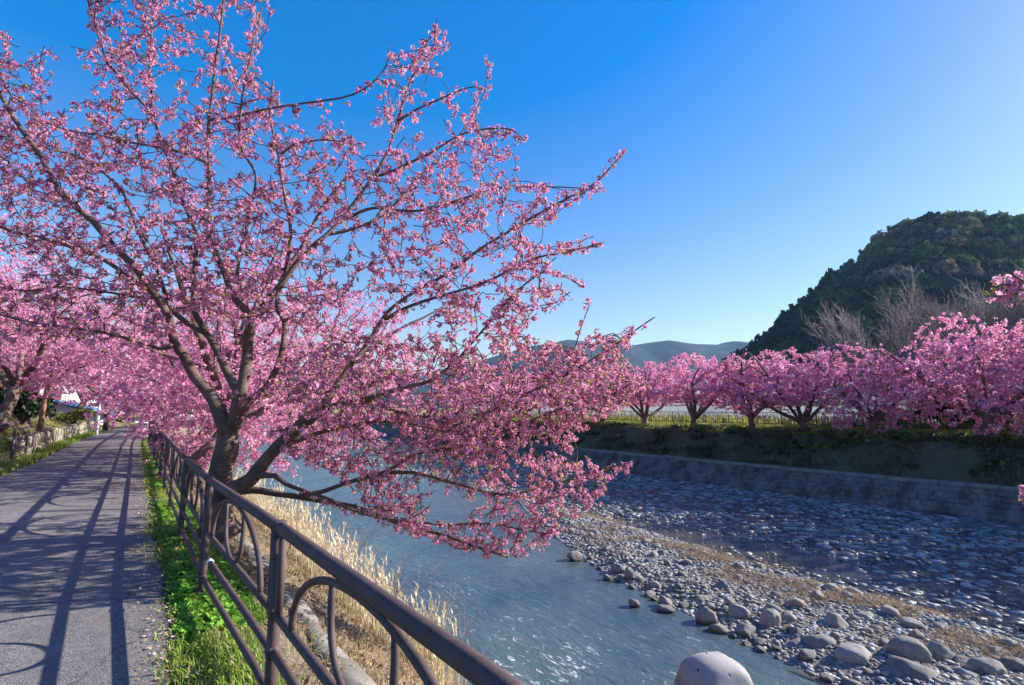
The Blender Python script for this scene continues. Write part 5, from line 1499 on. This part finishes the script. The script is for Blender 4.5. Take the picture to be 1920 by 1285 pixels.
# grass along the left edge
n = 12000
s_ = 11 + 34 * r.rand(n) ** 1.5; q_ = path_l(s_) - .02 - 1.5 * r.rand(n) ** 1.6
keep = noise2(s_, q_, .8, 98) + r.rand(n) > .2; s_, q_ = s_[keep], q_[keep]; n = len(s_)
v, f, c = blades(r, W(s_, q_, height(s_, q_)), .08 + .16 * r.rand(n), .8, .014 + .012 * r.rand(n), lerp_cols(r, n, (0.09, 0.17, 0.025), (0.30, 0.38, 0.07)), .4)
tag(obj('left_grass', v, f, M['grass'], cols=c), 'bright green grass along the left edge of the path', 'grass', kind='stuff')
n = 9000
s_ = 15 + 35 * r.rand(n); q_ = -3.2 - 4.5 * r.rand(n)
v, f, c = blades(r, W(s_, q_, height(s_, q_)), .06 + .14 * r.rand(n), 1.0, .02 + .012 * r.rand(n), lerp_cols(r, n, (0.22, 0.17, 0.06), (0.34, 0.33, 0.1)), .4)
tag(obj('left_bank_grass', v, f, M['drygrass'], cols=c), 'dry yellowish grass under the trees on the left bank', 'grass', kind='stuff')

def house(s_, q_, z_, wx, wy, h, rz, label, roofm, roof_h=1.4, nwin=3, gable=True, name='house'):
    p = W(s_, q_, z_); root = empty(name, p); tag(root, label, 'house' if name == 'house' else 'shed')
    rz = rz + math.atan2(TY, TX)
    def T(x, y, z): return p + np.array([x * cos(rz) - y * sin(rz), x * sin(rz) + y * cos(rz), z])
    def bx(x0, x1, y0, y1, z0, z1): return np.array([T(x, y, z) for z in (z0, z1) for y in (y0, y1) for x in (x0, x1)]), np.array([[0, 2, 3, 1], [4, 5, 7, 6], [0, 1, 5, 4], [2, 6, 7, 3], [0, 4, 6, 2], [1, 3, 7, 5]])
    v, f = bx(-wx / 2, wx / 2, -wy / 2, wy / 2, -.5, h); obj('wall', v, f, M['white_wall'], root)
    e = .45
    V = np.array([T(x, y, z) for x in (-wx / 2 - e, wx / 2 + e) for y, z in ((-wy / 2 - e, h - .02), (0, h + roof_h), (wy / 2 + e, h - .02), (wy / 2 + e, h + .14), (0, h + roof_h + .18), (-wy / 2 - e, h + .14))])
    F = [[0, 6, 7, 1], [1, 7, 8, 2], [2, 8, 9, 3], [3, 9, 10, 4], [4, 10, 11, 5], [5, 11, 6, 0], [0, 1, 4, 5], [1, 2, 3, 4], [6, 11, 10, 7], [7, 10, 9, 8]]
    obj('roof', V, np.array(F), roofm, root)
    mb = MB(); gv = np.array([T(sg * wx * .499, y, z) for sg in (-1, 1) for y, z in ((-wy / 2, h - .03), (wy / 2, h - .03), (0, h + roof_h - .05))]); mb.add(gv, [[0, 1, 2], [3, 5, 4], [0, 3, 4], [0, 4, 1], [1, 4, 5], [1, 5, 2], [2, 5, 3], [2, 3, 0]]); mb.build('gable', M['white_wall'], root)
    for lev in range(max(1, int(h / 2.6))):
        for k_ in range(nwin):
            x = (k_ + .5) / nwin * wx - wx / 2
            for sg in (-1, 1):
                y = sg * wy / 2; v, f = bx(x - .62, x + .62, y - .05, y + .05, .85 + lev * 2.6, 2.05 + lev * 2.6); fr = obj('window', v, f, M['grey_roof'], root)
                v, f = bx(x - .54, x + .54, y - .065, y + .065, .93 + lev * 2.6, 1.97 + lev * 2.6); obj('pane', v, f, M['window'], fr)
        for sg in (-1, 1):
            x = sg * wx / 2; v, f = bx(x - .05, x + .05, -.7, .7, .85 + lev * 2.6, 2.05 + lev * 2.6); fr = obj('window', v, f, M['grey_roof'], root)
            v, f = bx(x - .065, x + .065, -.62, .62, .93 + lev * 2.6, 1.97 + lev * 2.6); obj('pane', v, f, M['window'], fr)
house(80, -13, -1.0, 11, 8, 5.4, .2, 'white two storey house seen under the blossoms at far left', M['grey_roof'])
house(92, -6, -.6, 9, 7, 5.2, -.3, 'white house at the end of the path, right of the first one', M['grey_roof'])
house(112, -3, -.4, 10, 7, 5.2, .4, 'small white house farthest away beyond the end of the path', M['grey_roof'])
house(58, -6.6, -.9, 11, 6, 1.9, .0, 'low shed with a bright blue roof behind the stone wall', M['blue_roof'], 1.0, 3, True, 'shed')
house(70, -4.2, -.6, 6, 4, 1.2, .1, 'small blue roofed shed beside the far end of the path', M['blue_roof'], .6, 2, True, 'shed')
bt2 = copy_tree(bt); place(bt2, True, W(66, -.9, 0), 1.0, .38, 'small round leafless shrub tree at the end of the path'); bt2['group'] = 'bare trees'
print('all', time.time() - T0)
